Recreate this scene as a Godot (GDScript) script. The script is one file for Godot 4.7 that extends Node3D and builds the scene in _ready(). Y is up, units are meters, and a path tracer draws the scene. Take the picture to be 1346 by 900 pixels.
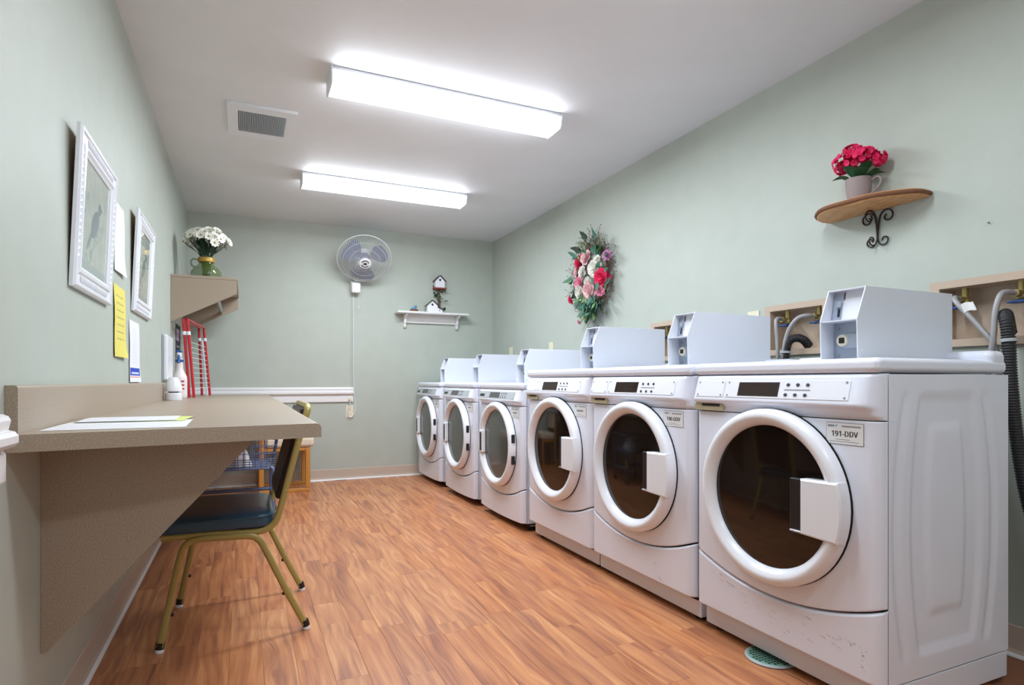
extends Node3D
# Laundry room with six coin operated machines. y is up, metres; the room runs along -z from the camera.

const LX := -0.44      # left wall face
const RX := 2.302      # right wall face
const BZ := -5.585     # back wall face
const FZ := 0.85       # wall behind the camera
const CH := 2.316      # ceiling height
const CT := 0.792      # counter top height

var M := {}
var taken := {}
var rng := RandomNumberGenerator.new()

func _ready():
	rng.seed = 7
	# ---- camera: level, with a rising lens (verticals stay vertical)
	var cam := Camera3D.new()
	cam.name = "camera"
	cam.projection = Camera3D.PROJECTION_FRUSTUM
	cam.near = 0.05
	cam.far = 60.0
	cam.size = 0.05 * 900.0 / 778.0
	cam.frustum_offset = Vector2(0, 0.05 * 51.0 / 778.0)
	add_child(cam)
	cam.position = Vector3(0, 0.90, 0)
	cam.rotation.y = -deg_to_rad(24.283)
	cam.current = true
	# ---- environment: a closed room, no sky light
	var we := WorldEnvironment.new()
	we.name = "world_environment"
	var e := Environment.new()
	e.background_mode = Environment.BG_COLOR
	e.background_color = Color(0, 0, 0)
	e.tonemap_mode = Environment.TONE_MAPPER_LINEAR
	e.tonemap_exposure = 1.43
	e.sdfgi_enabled = true
	e.ssao_enabled = true
	e.ssil_enabled = true
	we.environment = e
	add_child(we)
	# ---- lamps: a row of ceiling fixtures every 1.47 m, two of them in view; the two nearest the door are guessed fill lamps, added out of view
	LAMP_DOWN = 2.2
	LAMP_SIDE = 0.2
	materials()
	ceiling_light(0.94, -2.83, 1.0, "white ceiling light with glowing lens nearest the ceiling vent")
	ceiling_light(0.94, -4.30, 1.0, "white ceiling light with glowing lens closest to the wall fan")
	ceiling_light(0.94, -1.36, 0.62, "added unseen ceiling light with glowing lens over washer 191-DDV")  # guessed fixture out of view, added to brighten the machine fronts
	ceiling_light(0.94, 0.11, 0.46, "added unseen ceiling light with glowing lens closest to the white door")  # added behind the camera as soft fill for the near washer side
	shell()
	floor_planks()
	counter()
	machines()
	valve_boxes()
	left_wall_things()
	back_wall_things()
	right_wall_things()
	seating()
	small_things()

var LAMP_DOWN := 2.2
var LAMP_SIDE := 0.3

# ------------------------------------------------------------------ helpers
func ST() -> SurfaceTool:
	var s := SurfaceTool.new()
	s.begin(Mesh.PRIMITIVE_TRIANGLES)
	return s

func vx(s: SurfaceTool, p: Vector3, n: Vector3, uv := Vector2.ZERO):
	s.set_normal(n)
	s.set_uv(uv)
	s.add_vertex(p)

func tri(s: SurfaceTool, a: Vector3, b: Vector3, c: Vector3):     # a b c counter-clockwise seen from outside
	var n := (b - a).cross(c - a).normalized()
	vx(s, a, n)
	vx(s, c, n)
	vx(s, b, n)

func quad(s: SurfaceTool, a: Vector3, b: Vector3, c: Vector3, d: Vector3):
	var n := (c - a).cross(d - b).normalized()
	vx(s, a, n, Vector2(0, 1))
	vx(s, c, n, Vector2(1, 0))
	vx(s, b, n, Vector2(1, 1))
	vx(s, a, n, Vector2(0, 1))
	vx(s, d, n, Vector2(0, 0))
	vx(s, c, n, Vector2(1, 0))

func box(s: SurfaceTool, lo: Vector3, hi: Vector3, t := Transform3D()):
	var p := []
	for i in 8:
		p.append(t * Vector3(hi.x if i & 1 else lo.x, hi.y if i & 2 else lo.y, hi.z if i & 4 else lo.z))
	quad(s, p[0], p[4], p[6], p[2])
	quad(s, p[1], p[3], p[7], p[5])
	quad(s, p[0], p[1], p[5], p[4])
	quad(s, p[2], p[6], p[7], p[3])
	quad(s, p[4], p[5], p[7], p[6])
	quad(s, p[0], p[2], p[3], p[1])

# box with rounded edges of radius r
func rbox(s: SurfaceTool, lo: Vector3, hi: Vector3, r: float, seg := 1, t := Transform3D()):
	var c := (lo + hi) * 0.5
	var h := (hi - lo) * 0.5
	r = minf(r, minf(h.x, minf(h.y, h.z)) * 0.999)
	var inn := h - Vector3(r, r, r)
	for ax in 3:
		var iu := (ax + 1) % 3
		var iv := (ax + 2) % 3
		for sg in [-1.0, 1.0]:
			var us := []
			var vs := []
			for k in range(seg, -1, -1):
				us.append(-inn[iu] - r * tan(PI / 4 * k / seg))
				vs.append(-inn[iv] - r * tan(PI / 4 * k / seg))
			for k in range(0, seg + 1):
				us.append(inn[iu] + r * tan(PI / 4 * k / seg))
				vs.append(inn[iv] + r * tan(PI / 4 * k / seg))
			var pts := []
			var nrm := []
			for a in us:
				for b in vs:
					var q := Vector3.ZERO
					q[ax] = sg * h[ax]
					q[iu] = a
					q[iv] = b
					var cl := q.clamp(-inn, inn)
					var n := (q - cl).normalized()
					pts.append(t * (c + cl + n * r))
					nrm.append((t.basis * n).normalized())
			var m := us.size()
			for i in m - 1:
				for j in m - 1:
					var k0 := i * m + j
					var k1 := k0 + 1
					var k2 := k0 + m + 1
					var k3 := k0 + m
					var order := [k0, k1, k2, k0, k2, k3] if sg > 0 else [k0, k2, k1, k0, k3, k2]
					# counter-clockwise seen from outside is k0 k3 k2 k1 for sg > 0: emit clockwise
					for k in order:
						vx(s, pts[k], nrm[k])

# smooth sheet through rows of points; outside where (next column) x (next row) points
func grid(s: SurfaceTool, rows: Array, wrap := false, flip := false, uvs := false):
	var nr := rows.size()
	var nc: int = rows[0].size()
	var nn := []
	for i in nr:
		var a := PackedVector3Array()
		a.resize(nc)
		nn.append(a)
	var lastc := nc if wrap else nc - 1
	for i in nr - 1:
		for j in lastc:
			var j2 := (j + 1) % nc
			var n: Vector3 = (rows[i + 1][j2] - rows[i][j]).cross(rows[i + 1][j] - rows[i][j2])
			for q in [[i, j], [i, j2], [i + 1, j], [i + 1, j2]]:
				nn[q[0]][q[1]] += n
	var sg := -1.0 if flip else 1.0
	for i in nr - 1:
		for j in lastc:
			var j2 := (j + 1) % nc
			var q := [[i, j], [i, j2], [i + 1, j2], [i + 1, j]]
			var order := [0, 1, 2, 0, 2, 3] if flip else [0, 2, 1, 0, 3, 2]
			for k in order:
				var r: int = q[k][0]
				var cc: int = q[k][1]
				var n: Vector3 = nn[r][cc]
				vx(s, rows[r][cc], (n * sg).normalized() if n.length_squared() > 1e-20 else Vector3.UP, Vector2(float(cc) / (nc - 1), float(r) / (nr - 1)) if uvs else Vector2.ZERO)

func frames(path: Array) -> Array:
	var out := []
	var n := path.size()
	var t0: Vector3 = (path[1] - path[0]).normalized()
	var up := Vector3.UP if absf(t0.y) < 0.9 else Vector3.RIGHT
	var x := up.cross(t0).normalized()
	for i in n:
		var t: Vector3 = (path[mini(i + 1, n - 1)] - path[maxi(i - 1, 0)]).normalized()
		x = (x - t * x.dot(t)).normalized()
		out.append([x, t.cross(x), t])
	return out

func tube(s: SurfaceTool, path: Array, r, n := 8, caps := true, square := false):
	var fr := frames(path)
	var rows := []
	for i in path.size():
		var rr: float = r[i] if r is Array else r
		var row := PackedVector3Array()
		for k in n:
			var a := TAU * k / n + (PI / 4 if square else 0.0)
			var ca := cos(a)
			var sa := sin(a)
			if square:
				var q := pow(pow(absf(ca), 6.0) + pow(absf(sa), 6.0), -1.0 / 6.0)
				ca *= q
				sa *= q
			row.append(path[i] + (fr[i][0] * ca + fr[i][1] * sa) * rr)
		rows.append(row)
	grid(s, rows, true)
	if caps:
		for e2 in [0, path.size() - 1]:
			for k in n:
				var a: Vector3 = rows[e2][k]
				var b: Vector3 = rows[e2][(k + 1) % n]
				if e2 == 0:
					tri(s, path[e2], b, a)
				else:
					tri(s, path[e2], a, b)

func smooth_path(pts: Array, per := 6) -> Array:      # Catmull-Rom
	var out := []
	for i in pts.size() - 1:
		var p0: Vector3 = pts[maxi(i - 1, 0)]
		var p1: Vector3 = pts[i]
		var p2: Vector3 = pts[i + 1]
		var p3: Vector3 = pts[mini(i + 2, pts.size() - 1)]
		for k in per:
			var t := float(k) / per
			out.append(0.5 * ((2.0 * p1) + (p2 - p0) * t + (2.0 * p0 - 5.0 * p1 + 4.0 * p2 - p3) * t * t + (3.0 * p1 - p0 - 3.0 * p2 + p3) * t * t * t))
	out.append(pts[-1])
	return out

# profile of Vector2(radius, height) turned round y, then placed by t; split at sharp corners
func lathe(s: SurfaceTool, prof: Array, n := 24, t := Transform3D()):
	var run := [prof[0]]
	var runs := []
	for i in range(1, prof.size()):
		run.append(prof[i])
		if i < prof.size() - 1:
			var a: Vector2 = (prof[i] - prof[i - 1]).normalized()
			var b: Vector2 = (prof[i + 1] - prof[i]).normalized()
			if a.dot(b) < 0.75:
				runs.append(run)
				run = [prof[i]]
	runs.append(run)
	for rn in runs:
		var rows := []
		for p in rn:
			var row := PackedVector3Array()
			for k in n:
				var a := TAU * k / n
				row.append(t * Vector3(p.x * cos(a), p.y, -p.x * sin(a)))
			rows.append(row)
		grid(s, rows, true)

func ccw(poly: PackedVector2Array) -> PackedVector2Array:
	if Geometry2D.is_polygon_clockwise(poly):
		var p := poly.duplicate()
		p.reverse()
		return p
	return poly

# polygon in local xy pushed along local z from 0 to depth; smooth rounds the sides; bevel insets both ends
func extrude(s: SurfaceTool, poly_in: PackedVector2Array, depth: float, t := Transform3D(), smooth := false, bevel := 0.0):
	var poly := poly_in
	var area := 0.0
	for i in poly.size():
		area += poly[i].cross(poly[(i + 1) % poly.size()])
	if area < 0:
		poly = poly_in.duplicate()
		poly.reverse()
	var n := poly.size()
	var inner := poly
	if bevel > 0:
		inner = PackedVector2Array()
		for i in n:
			var d0 := (poly[i] - poly[(i + n - 1) % n]).normalized()
			var d1 := (poly[(i + 1) % n] - poly[i]).normalized()
			var m := Vector2(-d0.y, d0.x) + Vector2(-d1.y, d1.x)
			m = m.normalized()
			inner.append(poly[i] + m * bevel / maxf(0.4, m.dot(Vector2(-d0.y, d0.x))))
	var idx := Geometry2D.triangulate_polygon(inner)
	for k in range(0, idx.size(), 3):
		var a := inner[idx[k]]
		var b := inner[idx[k + 1]]
		var c := inner[idx[k + 2]]
		if (b - a).cross(c - a) < 0:
			var sw := b
			b = c
			c = sw
		tri(s, t * Vector3(a.x, a.y, depth), t * Vector3(b.x, b.y, depth), t * Vector3(c.x, c.y, depth))
		tri(s, t * Vector3(a.x, a.y, 0), t * Vector3(c.x, c.y, 0), t * Vector3(b.x, b.y, 0))
	var rows := []
	for z in ([[inner, 0.0], [poly, bevel], [poly, depth - bevel], [inner, depth]] if bevel > 0 else [[poly, 0.0], [poly, depth]]):
		var row := PackedVector3Array()
		for p in z[0]:
			row.append(t * Vector3(p.x, p.y, z[1]))
		rows.append(row)
	if smooth:
		grid(s, rows, true)
	else:
		for r in rows.size() - 1:
			for i in n:
				var j := (i + 1) % n
				quad(s, rows[r][i], rows[r][j], rows[r + 1][j], rows[r + 1][i])

func ring_poly(cx: float, cy: float, rx: float, ry: float, n := 24, a0 := 0.0, a1 := TAU) -> PackedVector2Array:
	var p := PackedVector2Array()
	var full := absf(a1 - a0 - TAU) < 0.001
	for k in (n if full else n + 1):
		var a := a0 + (a1 - a0) * k / n
		p.append(Vector2(cx + rx * cos(a), cy + ry * sin(a)))
	return p

func round_rect(x0: float, y0: float, x1: float, y1: float, r: float, n := 4) -> PackedVector2Array:
	var p := PackedVector2Array()
	for c in [[x1 - r, y1 - r, 0.0], [x0 + r, y1 - r, PI / 2], [x0 + r, y0 + r, PI], [x1 - r, y0 + r, PI * 1.5]]:
		for k in n + 1:
			var a: float = c[2] + PI / 2 * k / n
			p.append(Vector2(c[0] + r * cos(a), c[1] + r * sin(a)))
	return p

func ball(s: SurfaceTool, c: Vector3, r: Vector3, n := 10, m := 6, basis := Basis()):
	var rows := []
	for i in m + 1:
		var a := -PI / 2 + PI * i / m
		var row := PackedVector3Array()
		for k in n:
			var b := TAU * k / n
			row.append(c + basis * Vector3(r.x * cos(a) * cos(b), r.y * sin(a), -r.z * cos(a) * sin(b)))
		rows.append(row)
	grid(s, rows, true)

func cyl(s: SurfaceTool, a: Vector3, b: Vector3, r: float, n := 12):
	tube(s, [a, b], r, n)

func obj(parent: Node, called: String, s: SurfaceTool, m: Material, pos := Vector3.ZERO, basis := Basis()) -> MeshInstance3D:
	var o := MeshInstance3D.new()
	o.name = called
	o.mesh = s.commit()
	o.material_override = m
	o.transform = Transform3D(basis, pos)
	o.cast_shadow = GeometryInstance3D.SHADOW_CASTING_SETTING_ON
	parent.add_child(o, true)
	return o

func again(parent: Node, called: String, mesh: Mesh, m: Material, t: Transform3D) -> MeshInstance3D:
	var o := MeshInstance3D.new()
	o.name = called
	o.mesh = mesh
	o.material_override = m
	o.transform = t
	parent.add_child(o, true)
	return o

func numbered(called: String) -> String:
	var n: int = taken.get(called, 0)
	taken[called] = n + 1
	return called if n == 0 else "%s_%03d" % [called, n]

func tag(o: Node, label: String, category: String, group := "", kind := ""):
	if label: o.set_meta("label", label)
	if category: o.set_meta("category", category)
	if group: o.set_meta("group", group)
	if kind: o.set_meta("kind", kind)

func thing(called: String, label: String, category: String, pos := Vector3.ZERO, basis := Basis(), group := "") -> Node3D:
	var o := Node3D.new()
	o.name = numbered(called)
	add_child(o)
	o.transform = Transform3D(basis, pos)
	tag(o, label, category, group)
	return o

func struct(called: String, s: SurfaceTool, m: Material, label: String, category: String) -> MeshInstance3D:
	var o := obj(self, called, s, m)
	tag(o, label, category, "", "structure")
	return o

func text_mesh(parent: Node, called: String, txt: String, height: float, m: Material, t: Transform3D) -> MeshInstance3D:
	var tm := TextMesh.new()
	tm.text = txt
	var f := SystemFont.new()
	f.font_names = PackedStringArray(["Droid Sans"])
	tm.font = f
	tm.font_size = 64
	tm.pixel_size = height / 46.0
	tm.depth = 0.0006
	tm.curve_step = 6.0
	return again(parent, called, tm, m, t)

# ------------------------------------------------------------------ materials
func mat(key: String, c: Color, rough := 0.5, metal := 0.0, spec := 0.5) -> StandardMaterial3D:
	var m := StandardMaterial3D.new()
	m.resource_name = key
	m.albedo_color = c
	m.roughness = rough
	m.metallic = metal
	m.metallic_specular = spec
	M[key] = m
	return m

func c8(r: int, g: int, b: int) -> Color:
	return Color(r / 255.0, g / 255.0, b / 255.0)

func noise_tex(freq: float, size: int, ramp: Array, type := FastNoiseLite.TYPE_SIMPLEX_SMOOTH, oct := 3, sd := 1) -> NoiseTexture2D:
	var n := FastNoiseLite.new()
	n.seed = sd
	n.noise_type = type
	n.frequency = freq
	n.fractal_octaves = oct
	var t := NoiseTexture2D.new()
	t.width = size
	t.height = size
	t.seamless = true
	t.noise = n
	if ramp:
		var g := Gradient.new()
		g.offsets = PackedFloat32Array(ramp.map(func(x): return x[0]))
		g.colors = PackedColorArray(ramp.map(func(x): return x[1]))
		t.color_ramp = g
	return t

func triplanar(m: StandardMaterial3D, tex: Texture2D, scale: float):
	m.albedo_texture = tex
	m.uv1_triplanar = true
	m.uv1_world_triplanar = true
	m.uv1_scale = Vector3.ONE * scale

func bump(m: StandardMaterial3D, tex: Texture2D, cm: float):
	m.heightmap_enabled = true
	m.heightmap_texture = tex
	m.heightmap_scale = cm

func wood_image(w: int, h: int, sd: int, cols: Array, knots: int) -> ImageTexture:
	# grain runs along v (the image's height)
	var a := FastNoiseLite.new()
	a.seed = sd
	a.frequency = 1.0
	a.fractal_octaves = 3
	var r := RandomNumberGenerator.new()
	r.seed = sd
	var kn := []
	for k in knots:
		kn.append(Vector3(r.randf() * w, r.randf() * h, r.randf_range(10, 24)))
	var g := Gradient.new()
	g.offsets = PackedFloat32Array(cols.map(func(x): return x[0]))
	g.colors = PackedColorArray(cols.map(func(x): return x[1]))
	var im := Image.create(w, h, false, Image.FORMAT_RGB8)
	for y in h:
		for x in w:
			var fx := float(x)
			var fy := float(y)
			var warp := a.get_noise_2d(fx * 0.004, fy * 0.0012) * 30.0
			for k in kn:
				var dx: float = (fx - k.x) / k.z
				var dy: float = (fy - k.y) / (k.z * 3.2)
				warp += 14.0 * exp(-(dx * dx + dy * dy))
			var u := fx + warp
			var streak := a.get_noise_2d(u * 0.030, fy * 0.0016 + 40.0)
			var fine := a.get_noise_2d(u * 0.16, fy * 0.0045 + 90.0)
			var blotch := a.get_noise_2d(fx * 0.014 + 300.0, fy * 0.0022 + 7.0)
			var v := 0.57 + 0.48 * streak + 0.15 * fine + 0.30 * blotch
			im.set_pixel(x, y, g.sample(clampf(v, 0, 1)))
	return ImageTexture.create_from_image(im)

func materials():
	var wall := mat("wall_paint", c8(255, 255, 255), 0.55)
	triplanar(wall, noise_tex(0.012, 512, [[0.0, c8(177, 184, 174)], [1.0, c8(182, 189, 179)]], FastNoiseLite.TYPE_SIMPLEX_SMOOTH, 4, 3), 0.8)
	var cl := mat("ceiling_paint", c8(255, 255, 255), 0.6)
	triplanar(cl, noise_tex(0.01, 256, [[0.0, c8(221, 222, 224)], [1.0, c8(226, 227, 229)]], FastNoiseLite.TYPE_SIMPLEX_SMOOTH, 3, 8), 0.7)
	mat("vinyl_base", c8(196, 180, 164), 0.45)
	mat("white_trim", c8(232, 230, 230), 0.35)
	var wc := [[0.0, c8(132, 86, 68)], [0.2, c8(160, 106, 80)], [0.42, c8(184, 124, 88)], [0.62, c8(198, 138, 96)], [0.82, c8(210, 152, 106)], [1.0, c8(222, 168, 120)]]
	for k in 2:
		var t := wood_image(384, 1024, 11 + k * 7, wc, 5)
		for j in 3:
			var w := mat("floor_wood_%d" % (k * 3 + j), [c8(255, 250, 246), c8(240, 228, 222), c8(250, 236, 224)][j], 0.36)
			w.albedo_texture = t
			w.metallic_specular = 0.5
	mat("floor_joint", c8(140, 92, 66), 0.8)
	var lam := mat("laminate", Color.WHITE, 0.38)
	triplanar(lam, noise_tex(0.09, 512, [[0.0, c8(142, 125, 108)], [0.45, c8(165, 149, 131)], [0.6, c8(171, 155, 137)], [1.0, c8(190, 175, 157)]], FastNoiseLite.TYPE_SIMPLEX, 4, 21), 5.0)
	mat("enamel", c8(228, 232, 244), 0.2)
	mat("enamel_plate", c8(230, 233, 241), 0.35)
	mat("coin_steel", c8(218, 222, 231), 0.32)
	mat("grey_plate", c8(176, 182, 186), 0.35)
	mat("plastic_white", c8(232, 234, 240), 0.26)
	mat("washer_glass", c8(24, 17, 14), 0.06, 0.0, 0.55)
	mat("dryer_glass", c8(78, 82, 80), 0.08, 0.0, 0.6)
	mat("display", c8(46, 34, 30), 0.08)
	mat("display_grey", c8(74, 78, 78), 0.1)
	mat("black_plastic", c8(26, 26, 28), 0.4)
	mat("dark_gap", c8(22, 20, 20), 0.8)
	mat("cup_beige", c8(176, 168, 138), 0.4)
	mat("steel", c8(176, 178, 182), 0.3, 0.9)
	mat("zinc", c8(172, 182, 198), 0.4, 0.6)
	mat("brass", c8(196, 178, 120), 0.35, 0.8)
	mat("cream_plastic", c8(226, 220, 196), 0.4)
	mat("label_white", c8(226, 226, 226), 0.4)
	mat("label_edge", c8(134, 134, 142), 0.5)
	mat("ink", c8(52, 50, 58), 0.6)
	mat("ink_grey", c8(140, 140, 148), 0.6)
	mat("ink_blue", c8(70, 160, 200), 0.6)
	mat("scuff", c8(108, 98, 96), 0.7)
	mat("scuff_pale", c8(186, 182, 184), 0.7)
	mat("valve_box", c8(190, 170, 150), 0.5)
	mat("hose_grey", c8(160, 158, 160), 0.45, 0.2)
	mat("hose_black", c8(38, 38, 42), 0.5)
	mat("blue_handle", c8(38, 84, 150), 0.4)
	mat("teal_plastic", c8(60, 150, 150), 0.4)
	mat("gold_frame", c8(172, 156, 92), 0.36, 0.2)
	mat("vinyl_blue", c8(48, 80, 102), 0.3)
	mat("pad_brown", c8(40, 28, 30), 0.4)
	mat("oak", c8(196, 136, 62), 0.4)
	mat("cream_fabric", c8(222, 208, 186), 0.9)
	mat("cart_blue", c8(98, 112, 146), 0.4, 0.1)
	mat("yellow", c8(232, 226, 70), 0.6)
	mat("red_paint", c8(196, 30, 46), 0.3)
	mat("white_wire", c8(222, 224, 226), 0.4)
	mat("fan_wire", c8(206, 208, 210), 0.4)
	var fb := mat("fan_blade", c8(118, 126, 148), 0.25)
	fb.transparency = BaseMaterial3D.TRANSPARENCY_ALPHA
	fb.albedo_color.a = 0.92
	mat("fan_body", c8(226, 226, 228), 0.4)
	mat("leaf_green", c8(44, 92, 54), 0.55)
	mat("leaf_dark", c8(30, 58, 36), 0.6)
	mat("leaf_teal", c8(58, 110, 92), 0.6)
	mat("leaf_light", c8(112, 146, 92), 0.6)
	for f in [["petal_white", c8(238, 236, 226)], ["petal_magenta", c8(226, 30, 96)], ["petal_pink", c8(244, 160, 186)], ["petal_blush", c8(244, 206, 208)], ["petal_rose", c8(232, 52, 104)], ["petal_lilac", c8(206, 150, 190)]]:
		var p := mat(f[0], f[1], 0.7)
		p.backlight_enabled = true
		p.backlight = Color(f[1].r * 0.4, f[1].g * 0.4, f[1].b * 0.4)
	mat("flower_eye", c8(150, 140, 60), 0.8)
	mat("twig", c8(112, 84, 72), 0.8)
	var gg := mat("green_glass", c8(92, 112, 44), 0.05)
	gg.transparency = BaseMaterial3D.TRANSPARENCY_ALPHA
	gg.albedo_color.a = 0.42
	mat("gold_band", c8(178, 138, 60), 0.4, 0.3)
	var pine := mat("pine", Color.WHITE, 0.5)
	triplanar(pine, noise_tex(0.02, 256, [[0.0, c8(170, 116, 68)], [0.5, c8(200, 146, 94)], [1.0, c8(218, 170, 118)]], FastNoiseLite.TYPE_SIMPLEX_SMOOTH, 4, 31), 4.0)
	pine.uv1_scale = Vector3(14, 14, 2.5)
	mat("bark", c8(122, 80, 54), 0.8)
	mat("iron", c8(52, 44, 42), 0.5, 0.4)
	mat("pot_grey", c8(150, 136, 136), 0.7)
	mat("paper", c8(236, 236, 236), 0.8)
	mat("paper_yellow", c8(232, 218, 92), 0.8)
	mat("paper_lime", c8(214, 222, 130), 0.8)
	var lens := mat("lamp_lens", c8(240, 242, 245), 0.3)
	lens.emission_enabled = true
	lens.emission = Color(0.95, 0.975, 1.0)
	lens.emission_energy_multiplier = 0.66
	mat("lamp_housing", c8(226, 228, 232), 0.4)
	mat("tape", c8(210, 210, 206), 0.3)
	mat("pad_green", c8(112, 158, 146), 0.6)
	mat("roof_dark", c8(74, 62, 60), 0.7)
	mat("bird_blue", c8(90, 150, 190), 0.6)
	mat("brick_red", c8(150, 66, 60), 0.7)

# ------------------------------------------------------------------ axes
const BL := Basis(Vector3(0, 0, -1), Vector3(0, 1, 0), Vector3(1, 0, 0))     # on the left wall: x along the wall, y up, z into the room
const BR := Basis(Vector3(0, 0, 1), Vector3(0, 1, 0), Vector3(-1, 0, 0))     # on the right wall or a machine front
const TX := Basis(Vector3(0, 1, 0), Vector3(-1, 0, 0), Vector3(0, 0, 1))     # a turned profile whose axis points at -x

# ------------------------------------------------------------------ lamps
func ceiling_light(x: float, z: float, share: float, which: String):
	var t := thing("ceiling_light", which, "ceiling light", Vector3(x, CH, z), Basis(), "fluorescent ceiling lights")
	var s := ST()
	rbox(s, Vector3(-0.585, -0.022, -0.085), Vector3(0.585, 0, 0.085), 0.004)
	obj(t, "housing", s, M.lamp_housing)
	s = ST()
	var prof := PackedVector2Array([Vector2(0.088, -0.018), Vector2(0.09, -0.024), Vector2(0.082, -0.062), Vector2(0.072, -0.073), Vector2(-0.072, -0.073), Vector2(-0.082, -0.062), Vector2(-0.09, -0.024), Vector2(-0.088, -0.018)])
	extrude(s, prof, 1.166, Transform3D(Basis(Vector3(0, 0, -1), Vector3(0, 1, 0), Vector3(1, 0, 0)), Vector3(-0.583, 0, 0)))
	obj(t, "lamp_lens", s, M.lamp_lens)
	for sg in [-1.0, 1.0]:
		s = ST()
		extrude(s, PackedVector2Array([Vector2(0.092, 0), Vector2(0.094, -0.026), Vector2(0.086, -0.066), Vector2(0.075, -0.078), Vector2(-0.075, -0.078), Vector2(-0.086, -0.066), Vector2(-0.094, -0.026), Vector2(-0.092, 0)]), 0.006, Transform3D(Basis(Vector3(0, 0, -1), Vector3(0, 1, 0), Vector3(1, 0, 0)), Vector3(sg * 0.586 - 0.003, 0, 0)))
		obj(t, "end_cap", s, M.lamp_housing)
	for side in [0, -1, 1]:
		var l := AreaLight3D.new()
		l.name = "tube_light"
		l.light_color = Color(0.935, 0.965, 1.0)
		l.shadow_enabled = true
		l.area_range = 12.0
		l.area_attenuation = 2.0
		t.add_child(l, true)
		if side == 0:
			l.area_size = Vector2(1.12, 0.115)
			l.light_energy = LAMP_DOWN * share
			l.position = Vector3(0, -0.0745, 0)
			l.rotation.x = -PI / 2
		else:
			l.area_size = Vector2(1.12, 0.034)
			l.light_energy = LAMP_SIDE * share
			l.position = Vector3(0, -0.043, side * 0.0905)
			l.rotation.y = PI if side > 0 else 0.0

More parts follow.
